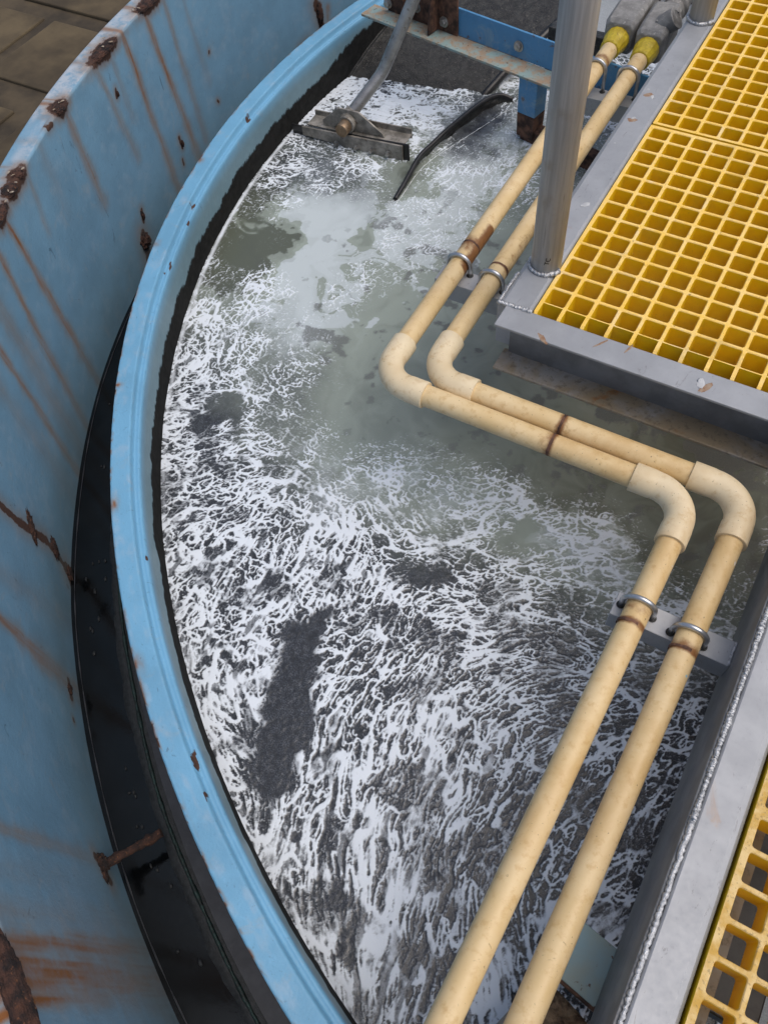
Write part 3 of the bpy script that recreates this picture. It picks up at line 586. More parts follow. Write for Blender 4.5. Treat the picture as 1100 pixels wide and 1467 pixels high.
# ================================================================== THE WALKWAY
def grating(name, x0, y0, nx, ny, label, first=0.0, last_h=None, open_front=False, xb=0.0, tops='grating_worn_top', pitch=.0381, edge_l=.006, group='yellow moulded grating panels'):
    """grid lines at x0+i*pitch and y0+j*pitch; a top at z=0, 38 mm deep; cells have rounded corners"""
    root = thing(name, (x0, y0, -.038), label, 'grating', group)
    me = MB(); b = .0058; D = .038; rc = .0032; ch = .0010
    ylines = [y0 + j * pitch for j in range(ny + 1)]
    if last_h: ylines[-1] = ylines[-2] + last_h
    xl = [x0 + i * pitch for i in range(nx + 1)]
    def ring(xa, xc, ya, yc, off, z):
        pts = []
        for cx, cy, a0 in ((xc, yc, 0), (xa, yc, 90), (xa, ya, 180), (xc, ya, 270)):
            sx = -1 if cx == xc else 1; sy = -1 if cy == yc else 1; r = rc + off
            ccx, ccy = cx + sx * rc, cy + sy * rc
            for k in range(4):
                a = math.radians(a0 + 30 * k); pts.append((ccx + r * math.cos(a), ccy + r * math.sin(a), z))
        return pts
    for i in range(nx):
        for j in range(ny):
            X0, X1, Y0, Y1 = xl[i], xl[i + 1], ylines[j], ylines[j + 1]
            xa, xc, ya, yc = X0 + b / 2, X1 - b / 2, Y0 + b / 2, Y1 - b / 2
            if i == 0: X0 -= edge_l
            if j == 0 and not open_front: Y0 -= .004
            if j == ny - 1: Y1 += .004
            if i == nx - 1: X1 += .006
            t = ring(xa, xc, ya, yc, ch, 0); t2 = ring(xa, xc, ya, yc, 0, -ch * 1.2); t3 = ring(xa, xc, ya, yc, -.0003, -D)
            cor = [(X1, Y1, 0), (X0, Y1, 0), (X0, Y0, 0), (X1, Y0, 0)]
            v = t + t2 + t3 + cor; f = []; mi = []
            for q in range(4):                                   # fan of each corner, then the side strip
                for k in range(3): f.append((q * 4 + k, 48 + q, q * 4 + k + 1)); mi.append(1)
                nx_ = (q + 1) % 4; f.append((q * 4 + 3, 48 + q, 48 + nx_, nx_ * 4)); mi.append(1)
            for k in range(16):
                k2 = (k + 1) % 16; f.append((k, k2, 16 + k2, 16 + k)); mi.append(1); f.append((16 + k, 16 + k2, 32 + k2, 32 + k)); mi.append(0)
            o = len(me.v); me.v += v; me.f += [tuple(a + o for a in x) for x in f]; me.mi += mi; me.sm += [False] * len(f)
    # outer skirts
    xa, xc, ya, yc = xl[0] - edge_l, xl[-1] + .006, ylines[0] - (0 if open_front else .004), ylines[-1] + .004
    for (p, q) in (((xa, ya), (xc, ya)), ((xc, ya), (xc, yc)), ((xc, yc), (xa, yc)), ((xa, yc), (xa, ya))):
        me.add([(*p, 0), (*p, -D), (*q, -D), (*q, 0)], [(0, 1, 2, 3)], 0)
    if open_front:                                               # sawn-off stubs of the long bars, worn round at their tips
        for i, x in enumerate(xl):
            hb = b / 2; w0 = (x - hb - (edge_l - hb if i == 0 else 0), x + hb); yt = y0 - .0265
            prof = [(y0, 0), (yt + .006, 0), (yt + .002, -.0022), (yt, -.007), (yt, -D), (y0, -D)]
            v = [(w0[0], p[0], p[1]) for p in prof] + [(w0[1], p[0], p[1]) for p in prof]; n_ = len(prof)
            o = len(me.v); me.v += v
            ff = [(k, k + 1, n_ + k + 1, n_ + k) for k in range(n_ - 1)] + [tuple(range(n_ - 1, -1, -1)), tuple(range(n_, 2 * n_))]
            me.f += [tuple(a + o for a in x_) for x_ in ff]; me.mi += [1, 1, 1, 1, 0] + [0, 0]; me.sm += [False] * len(ff)
    me.build('lattice', ['grating_yellow', tops], root, recalc=False)
    return root
grating('grating_panel', 0.0, .0381, 18, 13, 'yellow grating panel with cut-off bars behind the front steel channel', open_front=True, last_h=.0335, edge_l=.0032)
grating('grating_panel', 0.0007, .5420, 18, 15, 'yellow grating panel farther back along the platform, beyond the seam', edge_l=.0032)
grating('grating_panel', .5087, -.5525 - 20 * .0375, 12, 20, 'worn yellow grating panel in the bottom right corner, beside the round-edged beam', pitch=.0375, tops='grating_dirty_top', edge_l=.0052)
grating('grating_panel', .5087, -.5445, 12, 12, 'yellow grating panel mostly cut off by the right edge of the picture', pitch=.0375, tops='grating_dirty_top', edge_l=.0052)

def platform():
    root = thing('walkway_platform', (0, 0, -.11), 'grey galvanised steel platform frame carrying the upper yellow grating', 'platform')
    # front channel, flanges towards the viewer
    y_out, y_in = -.035, .012
    q = MB()
    q.box((-.047, y_out, -.0055), (.9, y_in, -.0005)); q.build('top_flange', 'galvanised', root, .0012)
    q = MB(); q.box((-.036, .007, -.0985), (.9, y_in - .0005, -.0055)); q.build('channel_web', 'shaded_galv', root)
    q = MB(); q.box((-.045, y_out + .001, -.1040), (.9, y_in, -.0985)); q.build('bottom_flange', 'stained_flange', root, .001)
    # side beam along the left of the grating
    q = MB()
    q.prism([(-.030, -.090), (-.030, -.012), (-.027, -.005), (-.020, -.0005), (.022, -.0005), (.0275, -.004), (.0285, -.012), (.0285, -.045), (.0275, -.090)], (-.0335, .0125, 0), (-.0335, 2.2, 0))
    q.build('side_beam', 'galvanised', root, .0015)
    # weld beads
    def bead(pts, r, name='weld_bead', step=.0042, par=root):
        P = [Vector(p) for p in pts]; n = max(4, int(sum((P[i + 1] - P[i]).length for i in range(len(P) - 1)) / step * 3)); out = []; rad = []
        for i in range(n + 1):
            t = i / n * (len(P) - 1); k = min(int(t), len(P) - 2); p = P[k].lerp(P[k + 1], t - k)
            out.append(p + Vector((rnd.uniform(-1, 1), rnd.uniform(-1, 1), rnd.uniform(-.5, .5))) * r * .22); rad.append(r * (.74 + .22 * abs(math.sin(i * math.pi / 3)) + .22 * math.sin(i * .071 + r * 900) * math.sin(i * .023) + rnd.uniform(-.12, .12)))
        q = MB(); q.tube(out, rad, 8, jit=.12); return q.build(name, 'weld_metal', par)
    bead([(-.062, .0115, -.001), (-.006, .0125, -.0005)], .0046)
    bead([(-.0625, .018, -.004), (-.0620, .045, -.003), (-.0615, .085, -.003)], .0034)
    # posts
    for (x, y) in ((-.0280, .118), (-.0345, .905)):
        q = MB(); q.tube([(x, y, 0), (x, y, 1.10)], .0245, 40); q.build('handrail_post', 'post_steel', root)
        bead([(x + .0265 * math.cos(a), y + .0265 * math.sin(a), .002) for a in np.linspace(math.radians(165), math.radians(345), 12)], .0042, 'weld_ring')
    cu = bpy.data.curves.new('stamp', 'FONT'); cu.body = 'TC'; cu.size = .011; cu.extrude = .0002
    tmp = bpy.data.objects.new('stamp', cu); me_ = bpy.data.meshes.new_from_object(tmp); bpy.data.objects.remove(tmp)
    st = bpy.data.objects.new('stamped_letters', me_); COL.objects.link(st); st.parent = root; me_.materials.clear(); me_.materials.append(MATS['black_rubber'])
    a = math.radians(-62); c_ = Vector((-.0280 + .0247 * math.cos(a), .118 + .0247 * math.sin(a), .020))
    st.matrix_local = Matrix.Translation(c_ - Vector(root.location)) @ Matrix.Rotation(a + math.pi / 2, 4, 'Z') @ Matrix.Rotation(math.pi / 2, 4, 'X') @ Matrix.Rotation(math.radians(80), 4, 'Z')
    # bracket angles under the pipes
    def angle(x0, x1, ya, yb, zt, leg, name='pipe_bracket', par=root, holes=()):
        q = MB(); t = .005
        q.prism([(ya, zt), (yb, zt), (yb, zt - t), (ya + t, zt - t), (ya + t, zt - leg), (ya, zt - leg)], (x0, 0, 0), (x1, 0, 0)) if False else None
        v = [(x, y, z) for x in (x0, x1) for (y, z) in ((ya, zt), (yb, zt), (yb, zt - t), (ya + t, zt - t), (ya + t, zt - leg), (ya, zt - leg))]
        q.add(v, [(0, 6, 7, 1), (1, 7, 8, 2), (2, 8, 9, 3), (3, 9, 10, 4), (4, 10, 11, 5), (5, 11, 6, 0), (5, 4, 3, 2, 1, 0), (6, 7, 8, 9, 10, 11)])
        return q.build(name, 'galvanised', par, .0012)
    def splat(x, y, rx, ry, mat, nm, rot=0.5, z=0.0):
        p = onz(x, y, z); q = MB(); q.blob((p[0], p[1], z), (rx, ry, .00025), Matrix.Rotation(rot, 3, 'Z'), 3, .35, 2.2, x * .37); q.build(nm, mat, root)
    for a in ((838, 293, .009, .005), (934, 139, .007, .003), (907, 169, .005, .0026), (928, 128, .003, .002), (880, 205, .002, .002), (1003, 549, .010, .006)): splat(*a, 'dry_paint', 'paint_splash', rnd.uniform(0, 2), z=-.0005)
    for a in ((929, 136, .011, .006), (905, 172, .010, .007), (776, 484, .004, .013), (1010, 556, .014, .005), (900, 500, .012, .002), (860, 492, .016, .0018)): splat(*a, 'light_rust', 'rust_spot', rnd.uniform(.2, 1.4), z=-.0006)
    angle(-.226, -.040, .1055, .145, Z_BRK, .040)
    angle(-.232, -.040, .755, .795, -.122, .040)
    return root, bead, angle
plat, bead, angle = platform()

def near_walkway():
    root = thing('near_walkway_beam', (.475, -.7, -.15), 'thick grey steel edge beam with a long silver weld, lower right', 'beam')
    xw = .4500; yb, ye = -1.35, .0
    q = MB(); q.prism([(.004, -.150), (.004, -.004), (.007, -.0015), (.040, -.0010), (.046, -.003), (.0500, -.008), (.0510, -.016), (.0510, -.150)], (xw, yb, 0), (xw, ye, 0)); q.build('top_beam', 'galvanised', root, .002)
    q = MB(); q.box((xw - .0045, yb, -.150), (xw + .0035, ye, -.0060)); q.build('side_plate', 'shaded_galv', root, .001)
    b = bead([(xw + .001, yb, -.0035), (xw + .001, -.60, -.0030), (xw + .001, -.30, -.0030), (xw + .001, ye, -.003)], .0036, par=root)
    q = MB(); q.box((xw + .052, yb, -.080), (xw + .088, ye, -.074)); q.build('grating_ledge', 'stained_flange', root, .001)
    q = MB(); q.box((xw + .080, -.735, -.17), (xw + .150, ye, -.13)); q.build('dark_gap_plate', 'black_rubber', root, .002)  # black plate added to stand in for the dark gap below the grating
    angle(.2842, xw - .004, -.3608, -.3235, Z_BRK, .040, par=root)
    bead([(xw - .006, -.361, Z_BRK - .001), (xw - .006, -.323, Z_BRK - .001)], .0028, par=root)
    return root
near = near_walkway()

# ------------------------------------------------------------------ the two tan pipes
def arc(c, r, a0, a1, n=14): return [Vector((c[0] + r * math.cos(a), c[1] + r * math.sin(a), c[2])) for a in np.linspace(a0, a1, n)]
def grime(o, fn):
    me = o.data; L = np.array(o.parent.location if o.parent else (0, 0, 0)); at = me.attributes.new('grime', 'FLOAT', 'POINT')
    at.data.foreach_set('value', np.array([fn(*(np.array(v.co) + L)) for v in me.vertices], np.float32))
def pipeline(x_up, x_lo, y_c, label, y_end, y_start, rings, streak, k_up=-.009, k_lo=.0193):
    z = Z_PIPE; root = thing('water_pipe', (x_up, y_c, z), label, 'pipe'); lg, br = .084, .050
    def straight(a, b, fn):
        q = MB(); n = max(12, int((Vector(b) - Vector(a)).length / .006)); A_, B_ = Vector(a), Vector(b)
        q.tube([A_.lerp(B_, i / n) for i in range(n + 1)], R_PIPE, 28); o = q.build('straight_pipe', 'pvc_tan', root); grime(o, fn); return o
    def gr(x, y, zz):
        g_ = 0.0
        for (ax, pos, wd, st) in rings:
            g_ = max(g_, st * math.exp(-(((x if ax == 0 else y) - pos) / wd) ** 2))
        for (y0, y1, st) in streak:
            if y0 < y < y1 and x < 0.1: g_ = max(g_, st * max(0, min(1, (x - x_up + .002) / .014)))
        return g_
    straight((x_up, y_c + lg - .02, z), (x_up + k_up * (y_end - y_c), y_end, z), gr)
    straight((x_up + lg - .02, y_c, z), (x_lo - lg + .02, y_c, z), gr)
    straight((x_lo, y_c - lg + .02, z), (x_lo + k_lo * (y_start - y_c), y_start, z), gr)
    for (cx, cy, a0, ends) in ((x_up + br, y_c + br, math.pi, ((x_up, y_c + lg), (x_up + lg, y_c))), (x_lo - br, y_c - br, math.pi / 2, ((x_lo - lg, y_c), (x_lo, y_c - lg)))):
        s = 1 if a0 == math.pi else -1
        pts = [Vector((*ends[0], z))] + arc((cx, cy, z), br, a0, a0 + s * math.pi / 2, 18) + [Vector((*ends[1], z))]
        R = .0213; rad = [R + .0004] + [R * .985] * 18 + [R + .0004]
        # short straight socket rings
        e0 = pts[0].lerp(pts[1], .85); e1 = pts[-1].lerp(pts[-2], .85)
        pts = [pts[0], e0] + pts[1:-1] + [e1, pts[-1]]; rad = [R + .0005, R + .0003] + rad[1:-1] + [R + .0003, R + .0005]
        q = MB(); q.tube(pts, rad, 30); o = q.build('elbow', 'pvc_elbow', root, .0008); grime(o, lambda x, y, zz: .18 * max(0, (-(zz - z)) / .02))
    for (ax, pos, wd, st) in rings:                     # dark glue or rust line round the pipe
        if st < .8: continue
        q = MB(); seg = 28; v = []; f = []
        c = Vector((pos, y_c, z)) if ax == 0 else Vector((x_up + k_up * (pos - y_c) if pos > y_c else x_lo + k_lo * (pos - y_c), pos, z)); 
        for k in range(seg):
            a = 2 * math.pi * k / seg
            for s in (-1, 1):
                off = s * (.0016 + .0013 * rnd.random()); r = R_PIPE + .0005
                v.append(c + (Vector((off, r * math.cos(a), r * math.sin(a))) if ax == 0 else Vector((r * math.cos(a), off, r * math.sin(a)))))
        f = [(2 * k, 2 * k + 1, 2 * ((k + 1) % seg) + 1, 2 * ((k + 1) % seg)) for k in range(seg)]
        q.add(v, f, 0, True); q.build('joint_line', 'rust_flat', root)
    # yellow coupling
    q = MB(); y0 = y_end - .004; n = 8; x_up = x_up + k_up * (y_end - y_c)
    prof = [(0, .0205), (.003, .0222), (.012, .0224), (.020, .0236), (.030, .0262), (.050, .0268), (.056, .0250)]
    q.tube([(x_up, y0 + p[0], z) for p in prof], [p[1] for p in prof], 14, smooth=False); q.build('yellow_coupling', 'coupling_yellow', root, .0018, 2)
    return root, y0 + .052
pl, yv_l = pipeline(-.1905, .3185, -.1512, 'outer of two tan plastic pipes, nearer the tank rim, bent twice', .866, -1.30,
    [(1, .178, .030, .75), (1, .182, .004, .9), (1, .81, .014, .7), (0, .108, .007, .95), (0, .098, .022, .40), (1, -.3745, .006, .95), (1, -.352, .012, .55), (1, -.27, .025, .34), (1, -.62, .05, .22), (1, -.86, .06, .25)], [(.12, .24, 1.0), (-.08, .9, .30)])
pr_, yv_r = pipeline(-.1225, .3905, -.1118, 'inner of two tan plastic pipes, nearer the platform, bent twice', .852, -1.30,
    [(1, .152, .004, .85), (0, .108, .007, .95), (0, .118, .025, .36), (1, -.55, .06, .22), (1, -.95, .07, .25), (1, -.378, .006, 1.0), (1, -.372, .014, .5), (1, -.345, .010, .25), (1, .832, .003, .6)], [(.13, .30, .45)], k_up=-.0055)

# cast valve bodies behind the couplings
def loft(q, secs, mi=0):
    """secs: list of (y, list of (x,z))"""
    n = len(secs[0][1]); v = [(p[0], y, p[1]) for y, pr in secs for p in pr]
    f = [(i * n + k, (i + 1) * n + k, (i + 1) * n + (k + 1) % n, i * n + (k + 1) % n) for i in range(len(secs) - 1) for k in range(n)]
    f += [tuple(range(n)), tuple(range((len(secs) - 1) * n + n - 1, (len(secs) - 1) * n - 1, -1))]
    q.add(v, f, mi)
def octo(cx, cz, w, h, c): return [(cx - w + c, cz - h), (cx + w - c, cz - h), (cx + w, cz - h + c), (cx + w, cz + h - c), (cx + w - c, cz + h), (cx - w + c, cz + h), (cx - w, cz + h - c), (cx - w, cz - h + c)]
def valve(x, y, port, label):
    z = Z_PIPE; root = thing('check_valve', (x, y, z - .04), label, 'valve'); q = MB()
    if not port:
        loft(q, [(y - .004, octo(x, z + .002, .030, .030, .008)), (y + .005, octo(x, z + .003, .033, .036, .008)), (y + .045, octo(x, z + .003, .034, .038, .008)), (y + .150, octo(x, z + .005, .034, .040, .008)), (y + .185, octo(x, z + .002, .026, .028, .011)), (y + .192, octo(x, z, .024, .024, .010))])
        q.build('body', 'cast_iron_grey', root, .0022, 2)
        q = MB(); q.tube([(x, y + .188, z), (x, y + .205, z), (x, y + .205, z), (x, y + .30, z)], [.030, .030, .022, .022], 24); q.build('outlet', 'cast_iron_grey', root, .002)
    else:
        loft(q, [(y - .004, octo(x, z + .002, .028, .028, .007)), (y + .004, octo(x, z + .003, .031, .033, .008)), (y + .040, octo(x, z + .004, .032, .036, .008)), (y + .105, octo(x, z + .005, .032, .038, .008)), (y + .135, octo(x, z + .002, .025, .027, .011)), (y + .150, octo(x, z, .024, .024, .010))])
        q.build('body', 'cast_iron_grey', root, .0022, 2)
        d = Vector((.72, .05, .62)).normalized(); c = Vector((x + .010, y + .045, z + .026)); q = MB()
        q.tube([c, c + d * .034, c + d * .034, c + d * .012], [.022, .0225, .0165, .0160], 24, caps=False); q.build('side_port', 'cast_iron_grey', root, .0006)
        q = MB(); q.tube([c + d * .014, c + d * .0145], [.0162, .0162], 20); q.build('port_bore', 'sludge', root)
        q = MB(); q.box((x - .003, y + .03, z + .040), (x + .003, y + .10, z + .0425)); q.build('casting_ridge', 'cast_iron_grey', root, .0015)
        q = MB(); q.tube([(x, y + .148, z), (x, y + .156, z), (x, y + .160, z), (x, y + .168, z), (x, y + .172, z), (x, y + .182, z), (x, y + .186, z), (x, y + .30, z)], [.024, .027, .0225, .0225, .0285, .0285, .024, .024], 26); q.build('union_collar', 'cast_iron_grey', root, .001)
    return root
valve(-.1997, yv_l, False, 'grey cast valve block without side port on the outer pipe, at the top')
valve(-.1278, yv_r, True, 'grey cast valve with open round side port on the inner pipe')

# U-bolts
def ubolt(x, y, zb, label, tilt=0.0):
    root = thing('u_bolt', (x, y, zb), label, 'clamp', 'u-bolts holding the pipes'); r = R_PIPE + .0042; z = Z_PIPE; q = MB()
    pts = [Vector((x - r, y, zb - .012)), Vector((x - r, y, z))] + [Vector((x + r * math.cos(a), y, z + r * math.sin(a))) for a in np.linspace(math.pi, 0, 22)][1:-1] + [Vector((x + r, y, z)), Vector((x + r, y, zb - .012))]
    q.tube(pts, .0037, 12); q.build('bow', 'zinc', root)
    for s in (-1, 1):
        q = MB(); q.tube([(x + s * r, y, zb + .0003), (x + s * r, y, zb + .0010)], .0062, 14, smooth=False); q.build('hole_rim', 'sludge', root)
        q = MB(); q.tube([(x + s * r, y, zb - .011), (x + s * r, y, zb - .0055)], .0068, 6, smooth=False); q.build('nut', 'zinc', root)
mk_simple('zinc', (0.42, 0.43, 0.44), (0.62, 0.63, 0.64), 60, 0.28, 0.85, 0.1)
ubolt(-.1931, .137, Z_BRK, 'u-bolt over the outer pipe beside the handrail post bracket')
ubolt(-.1238, .124, Z_BRK, 'u-bolt over the inner pipe just left of the handrail post')
ubolt(-.1989, .785, -.122, 'u-bolt half hidden behind the handrail post on the outer pipe, far end')
ubolt(-.1274, .785, -.122, 'u-bolt over the inner pipe near its yellow coupling')
ubolt(.3148, -.342, Z_BRK, 'u-bolt over the outer pipe on the lower right bracket')
ubolt(.3859, -.350, Z_BRK, 'u-bolt over the inner pipe on the lower right bracket')

# ------------------------------------------------------------------ blue support angle and what hangs from it
def blue_beam():
    zt, zc = -.102, -.165
    A = Vector(onz(654.5, 11, zt)); B = Vector(onz(885, 95, zt)); d = (B - A); d.z = 0; d.normalize(); nrm = Vector((d.y, -d.x, 0))      # nrm towards the viewer
    o_ = Vector(onz(598, 51, zc)); wleg = max(.045, (o_ - Vector((A.x, A.y, zc))).dot(nrm))
    root = thing('support_beam', (A.x, A.y, zc), 'blue steel angle beam with bolts crossing above the foam at the top', 'beam')
    E0 = Vector((A.x, A.y, 0)); t0 = -.265; t1 = .85
    def P(t, n, z): p = E0 + d * t + nrm * n; return Vector((p.x, p.y, z))
    def slab(ta, tb, na, nb, za, zb): 
        q = MB(); v = [P(t, n_, z) for z in (za, zb) for (t, n_) in ((ta, na), (tb, na), (tb, nb), (ta, nb))]
        q.add(v, [(0, 3, 2, 1), (4, 5, 6, 7), (0, 1, 5, 4), (1, 2, 6, 5), (2, 3, 7, 6), (3, 0, 4, 7)]); return q
    q = slab(t0 + .06, t1, -.006, 0, zc, zt); q.build('upright_leg', 'blue_paint_beam', root, .001)
    slab(t0, t1, 0.0005, wleg, zc - .006, zc).build('flat_leg', 'beam_scale', root, .001)
    # rusty gusset bracket at the rim end
    slab(t0 + .05, .006, .0005, .007, zc + .001, zt + .05).build('back_plate', 'rust_flat', root, .001)
    for t in (-.055, -.14):
        v = [P(t + s, n_, z) for s in (-.003, .003) for (n_, z) in ((.007, zc + .002), (wleg * .8, zc + .002), (.02, zt + .10), (.007, zt + .10))]
        q = MB(); q.add(v, [(0, 1, 2, 3), (7, 6, 5, 4), (0, 4, 5, 1), (1, 5, 6, 2), (2, 6, 7, 3), (3, 7, 4, 0)]); q.build('gusset', 'rust_flat', root, .001)
    # bolts
    for (x, y) in ((636, 31), (743, 66), (597, 10), (556, 4)):
        r_ = ray(x, y); den = r_[0] * nrm.x + r_[1] * nrm.y; nn = .0075 if x < 650 else .001
        tt = (((A.x - CAM[0]) * nrm.x + (A.y - CAM[1]) * nrm.y) + nn) / den; c = Vector(CAM + r_ * tt)
        q = MB(); q.tube([c, c + nrm * .0022], .0125, 20, smooth=False); bo = q.build('bolt', 'bolt_steel', root)
        q = MB(); q.tube([c + nrm * .002, c + nrm * .0095], .0085, 6, smooth=False); q.build('bolt_head', 'bolt_steel', bo, .001)
    # hanger post below the angle and rusty cross bar at the water
    c0 = P(.245, wleg * .42, 0)
    def pst(za, zb, s0, s1):
        v = []
        for z, s in ((za, s0), (zb, s1)):
            for a, b in ((-1, -1), (1, -1), (1, 1), (-1, 1)): p = Vector((c0.x, c0.y, 0)) + d * a * s + nrm * b * s * .9; v.append((p.x, p.y, z))
        q = MB(); q.add(v, [(0, 1, 2, 3), (7, 6, 5, 4), (0, 4, 5, 1), (1, 5, 6, 2), (2, 6, 7, 3), (3, 7, 4, 0)]); return q
    pst(zc - .0062, -.262, .026, .025).build('hanger_post', 'blue_paint_beam', root, .002)
    pst(-.2622, -.322, .0255, .0235).build('rusted_foot', 'rust_flat', root, .002)
    e = P(.245, wleg * .42, 0)
    q = MB(); q.prism([(-.018, -.345), (.018, -.345), (.018, -.300), (-.018, -.300)], P(.228, wleg * .42 - .004, 0), P(.62, wleg * .42 + .012, 0)); q.build('cross_bar', 'rust_flat', root, .002)
    return root, P, wleg
mk_k = NT('beam_scale')
_n = mk_k.noise(28, 6, 0.65); _n2 = mk_k.noise(120, 4, 0.6)
_c = mk_k.mix(mk_k.ramp(_n, 0.40, 0.60), (0.24, 0.34, 0.33), (0.33, 0.24, 0.16)); _c = mk_k.mix(mk_k.ramp(_n2, 0.60, 0.7), _c, (0.10, 0.055, 0.035))
mk_k.bump(_n2, 0.5, 0.002); mk_k.fin(_c, 0.75)
bb, BP, wleg = blue_beam()

def lower_beam():
    z = -.156; a = onz(838, 1322, z); b = onz(884, 1360, z); c = onz(804, 1403, z); d = onz(853, 1447, z)
    u = Vector((b - a)); u.z = 0; u.normalize(); v_ = Vector((-u.y, u.x, 0)); A = Vector(a)
    wd = abs((Vector(c) - A).dot(v_))
    root = thing('support_beam', (a[0], a[1], z - .05), 'pale blue flat beam passing under the lower right walkway', 'beam')
    def P(t, n, zz): p = A + u * t - v_ * n; return Vector((p.x, p.y, zz))
    def slab(t0, t1, n0, n1, z0, z1):
        q = MB(); v = [P(t, n_, zz) for zz in (z0, z1) for (t, n_) in ((t0, n0), (t1, n0), (t1, n1), (t0, n1))]
        q.add(v, [(0, 1, 2, 3), (7, 6, 5, 4), (0, 4, 5, 1), (1, 5, 6, 2), (2, 6, 7, 3), (3, 7, 4, 0)]); return q
    slab(-.012, .62, 0, wd, z - .006, z).build('flat_leg', 'pale_blue_scale', root, .001)
    slab(-.012, .62, 0, .006, z - .065, z - .0065).build('upright_leg', 'blue_paint_beam', root, .001)
    slab(-.012, .62, wd - .002, wd + .0035, z - .014, z - .001).build('rusty_edge', 'rust_flat', root, .001)
    r2 = thing('crusted_pipe_stub', P(.02, wd + .06, z - .12), 'brown crumbling foam-crusted pipe end below the pale blue beam', 'pipe')
    q = MB(); n = 26; a_, b_ = P(.055, wd + .012, z - .10), P(.02, wd + .22, z - .10)
    q.tube([a_.lerp(b_, i / n) for i in range(n + 1)], [.040 * (1 + .08 * math.sin(i * 2.3)) for i in range(n + 1)], 36, jit=.22); q.build('crust', 'brown_foam', r2)
    q = MB(); q.tube([a_ + Vector((-.045, -.006, .0)), b_ + Vector((-.045, 0, 0))], .018, 18); q.build('pipe_core', 'dirty_steel', r2)
lower_mat = NT('pale_blue_scale')
_n = lower_mat.noise(13, 6, 0.6); _n2 = lower_mat.noise(75, 4, 0.6)
_c = lower_mat.mix(lower_mat.ramp(_n, 0.36, 0.62), (0.20, 0.33, 0.38), (0.24, 0.30, 0.27)); _c = lower_mat.mix(lower_mat.ramp(_n2, 0.63, 0.67), _c, (0.09, 0.045, 0.03))
lower_mat.bump(_n2, 0.2, 0.001); lower_mat.fin(_c, 0.5)
lower_beam()

# ------------------------------------------------------------------ skimmer paddle on its bent handle
def skimmer():
    L = Vector(onz(420, 190, Z_WATER)); R = Vector(onz(586, 231, Z_WATER)); u = (R - L).normalized(); n = Vector((u.y, -u.x, 0))          # n towards the viewer
    ln = (R - L).length
    root = thing('skimmer_paddle', (L + R) / 2, 'steel skimmer paddle on a bent grey handle, resting on the foam', 'skimmer')
    def P(t, k, h): p = L + u * (t * ln) + n * k; return Vector((p.x, p.y, Z_WATER + h))
    def hexa(pts): q = MB(); q.add(pts, [(0, 1, 2, 3), (7, 6, 5, 4), (0, 4, 5, 1), (1, 5, 6, 2), (2, 6, 7, 3), (3, 7, 4, 0)]); return q
    def bar(t0, t1, k0, k1, h0, h1, h0b=None, h1b=None):
        return hexa([P(t0, k0, h0), P(t1, k0, h0b if h0b is not None else h0), P(t1, k1, h0b if h0b is not None else h0), P(t0, k1, h0), P(t0, k0, h1), P(t1, k0, h1b if h1b is not None else h1), P(t1, k1, h1b if h1b is not None else h1), P(t0, k1, h1)])
    bar(.10, .955, .000, .005, .004, .028, -.004, .040).build('blade_bar', 'dirty_steel', root, .001)
    bar(0.0, 1.0, -.006, -.0005, -.02, .022, -.02, .043).build('rubber_blade', 'black_rubber', root, .001)
    bar(.0, .13, -.004, .002, .010, .026).build('rubber_tip', 'black_rubber', root, .002)
    bar(.13, .955, -.052, -.0065, .026, .030, .034, .038).build('top_plate', 'dirty_steel', root, .001)
    bar(.13, .955, -.054, -.050, .020, .042, .026, .052).build('back_flange', 'dirty_steel', root, .001)
    # trapezoid gusset standing on the plate
    tp = [(.26, .031), (.78, .037), (.76, .047), (.58, .088), (.41, .088), (.26, .046)]
    v = [P(t, k, h) for k in (-.020, -.015) for t, h in tp]; m_ = len(tp)
    q = MB(); q.add(v, [tuple(range(m_)), tuple(range(2 * m_ - 1, m_ - 1, -1))] + [(i, m_ + i, m_ + (i + 1) % m_, (i + 1) % m_) for i in range(m_)]); q.build('gusset_plate', 'dirty_steel', root, .001)
    c = P(.49, -.015, .058); q = MB(); q.tube([c, c + n * .016], .0215, 24); q.build('pivot_boss', 'dirty_steel', root, .001)
    q = MB(); q.tube([c + n * .015, c + n * .042], .0165, 24); q.build('pivot_pin', 'bronze', root, .0015)
    for t, hh in ((.40, .006), (.57, .008), (.70, .011), (.84, .013)):
        c2 = P(t, .0052, hh); q = MB(); q.tube([c2, c2 + n * .003, c2 + n * .003, c2 + n * .012], [.0072, .0072, .0045, .0045], 6, smooth=False); q.build('bolt', 'bolt_steel', root)
    q = MB(); base = P(.40, -.030, .050); q.tube([base, base + Vector((-.004, 0, .022)), base + Vector((-.012, .0, .028)), base + Vector((-.014, -.004, .020))], .0028, 8); q.build('split_pin', 'bolt_steel', root)
    # handle
    s = P(.47, -.022, .062); bpt = Vector(ony(548, 104, .775)); top = Vector(ony(592, 0, .835)); far = top + (top - bpt) * 2.2
    q = MB(); a1 = bpt.lerp(s, .10); a2 = bpt.lerp(top, .10)
    bez = [a1 * (1 - t) ** 2 + bpt * 2 * t * (1 - t) + a2 * t * t for t in np.linspace(0, 1, 8)]
    q.tube([s] + [s.lerp(a1, k / 6) for k in range(1, 6)] + bez + [a2.lerp(far, k / 6) for k in range(1, 7)], .0148, 24); q.build('handle', 'handle_steel', root)
    q = MB(); dd = (bpt - s).normalized(); q.tube([s - dd * .012, s + dd * .022], .0185, 20); q.build('handle_socket', 'dirty_steel', root, .001)
mk_simple('handle_steel', (0.26, 0.255, 0.245), (0.40, 0.395, 0.38), 30, 0.36, 0.7, 0.1, cc=(0.20, 0.18, 0.15))
skimmer()

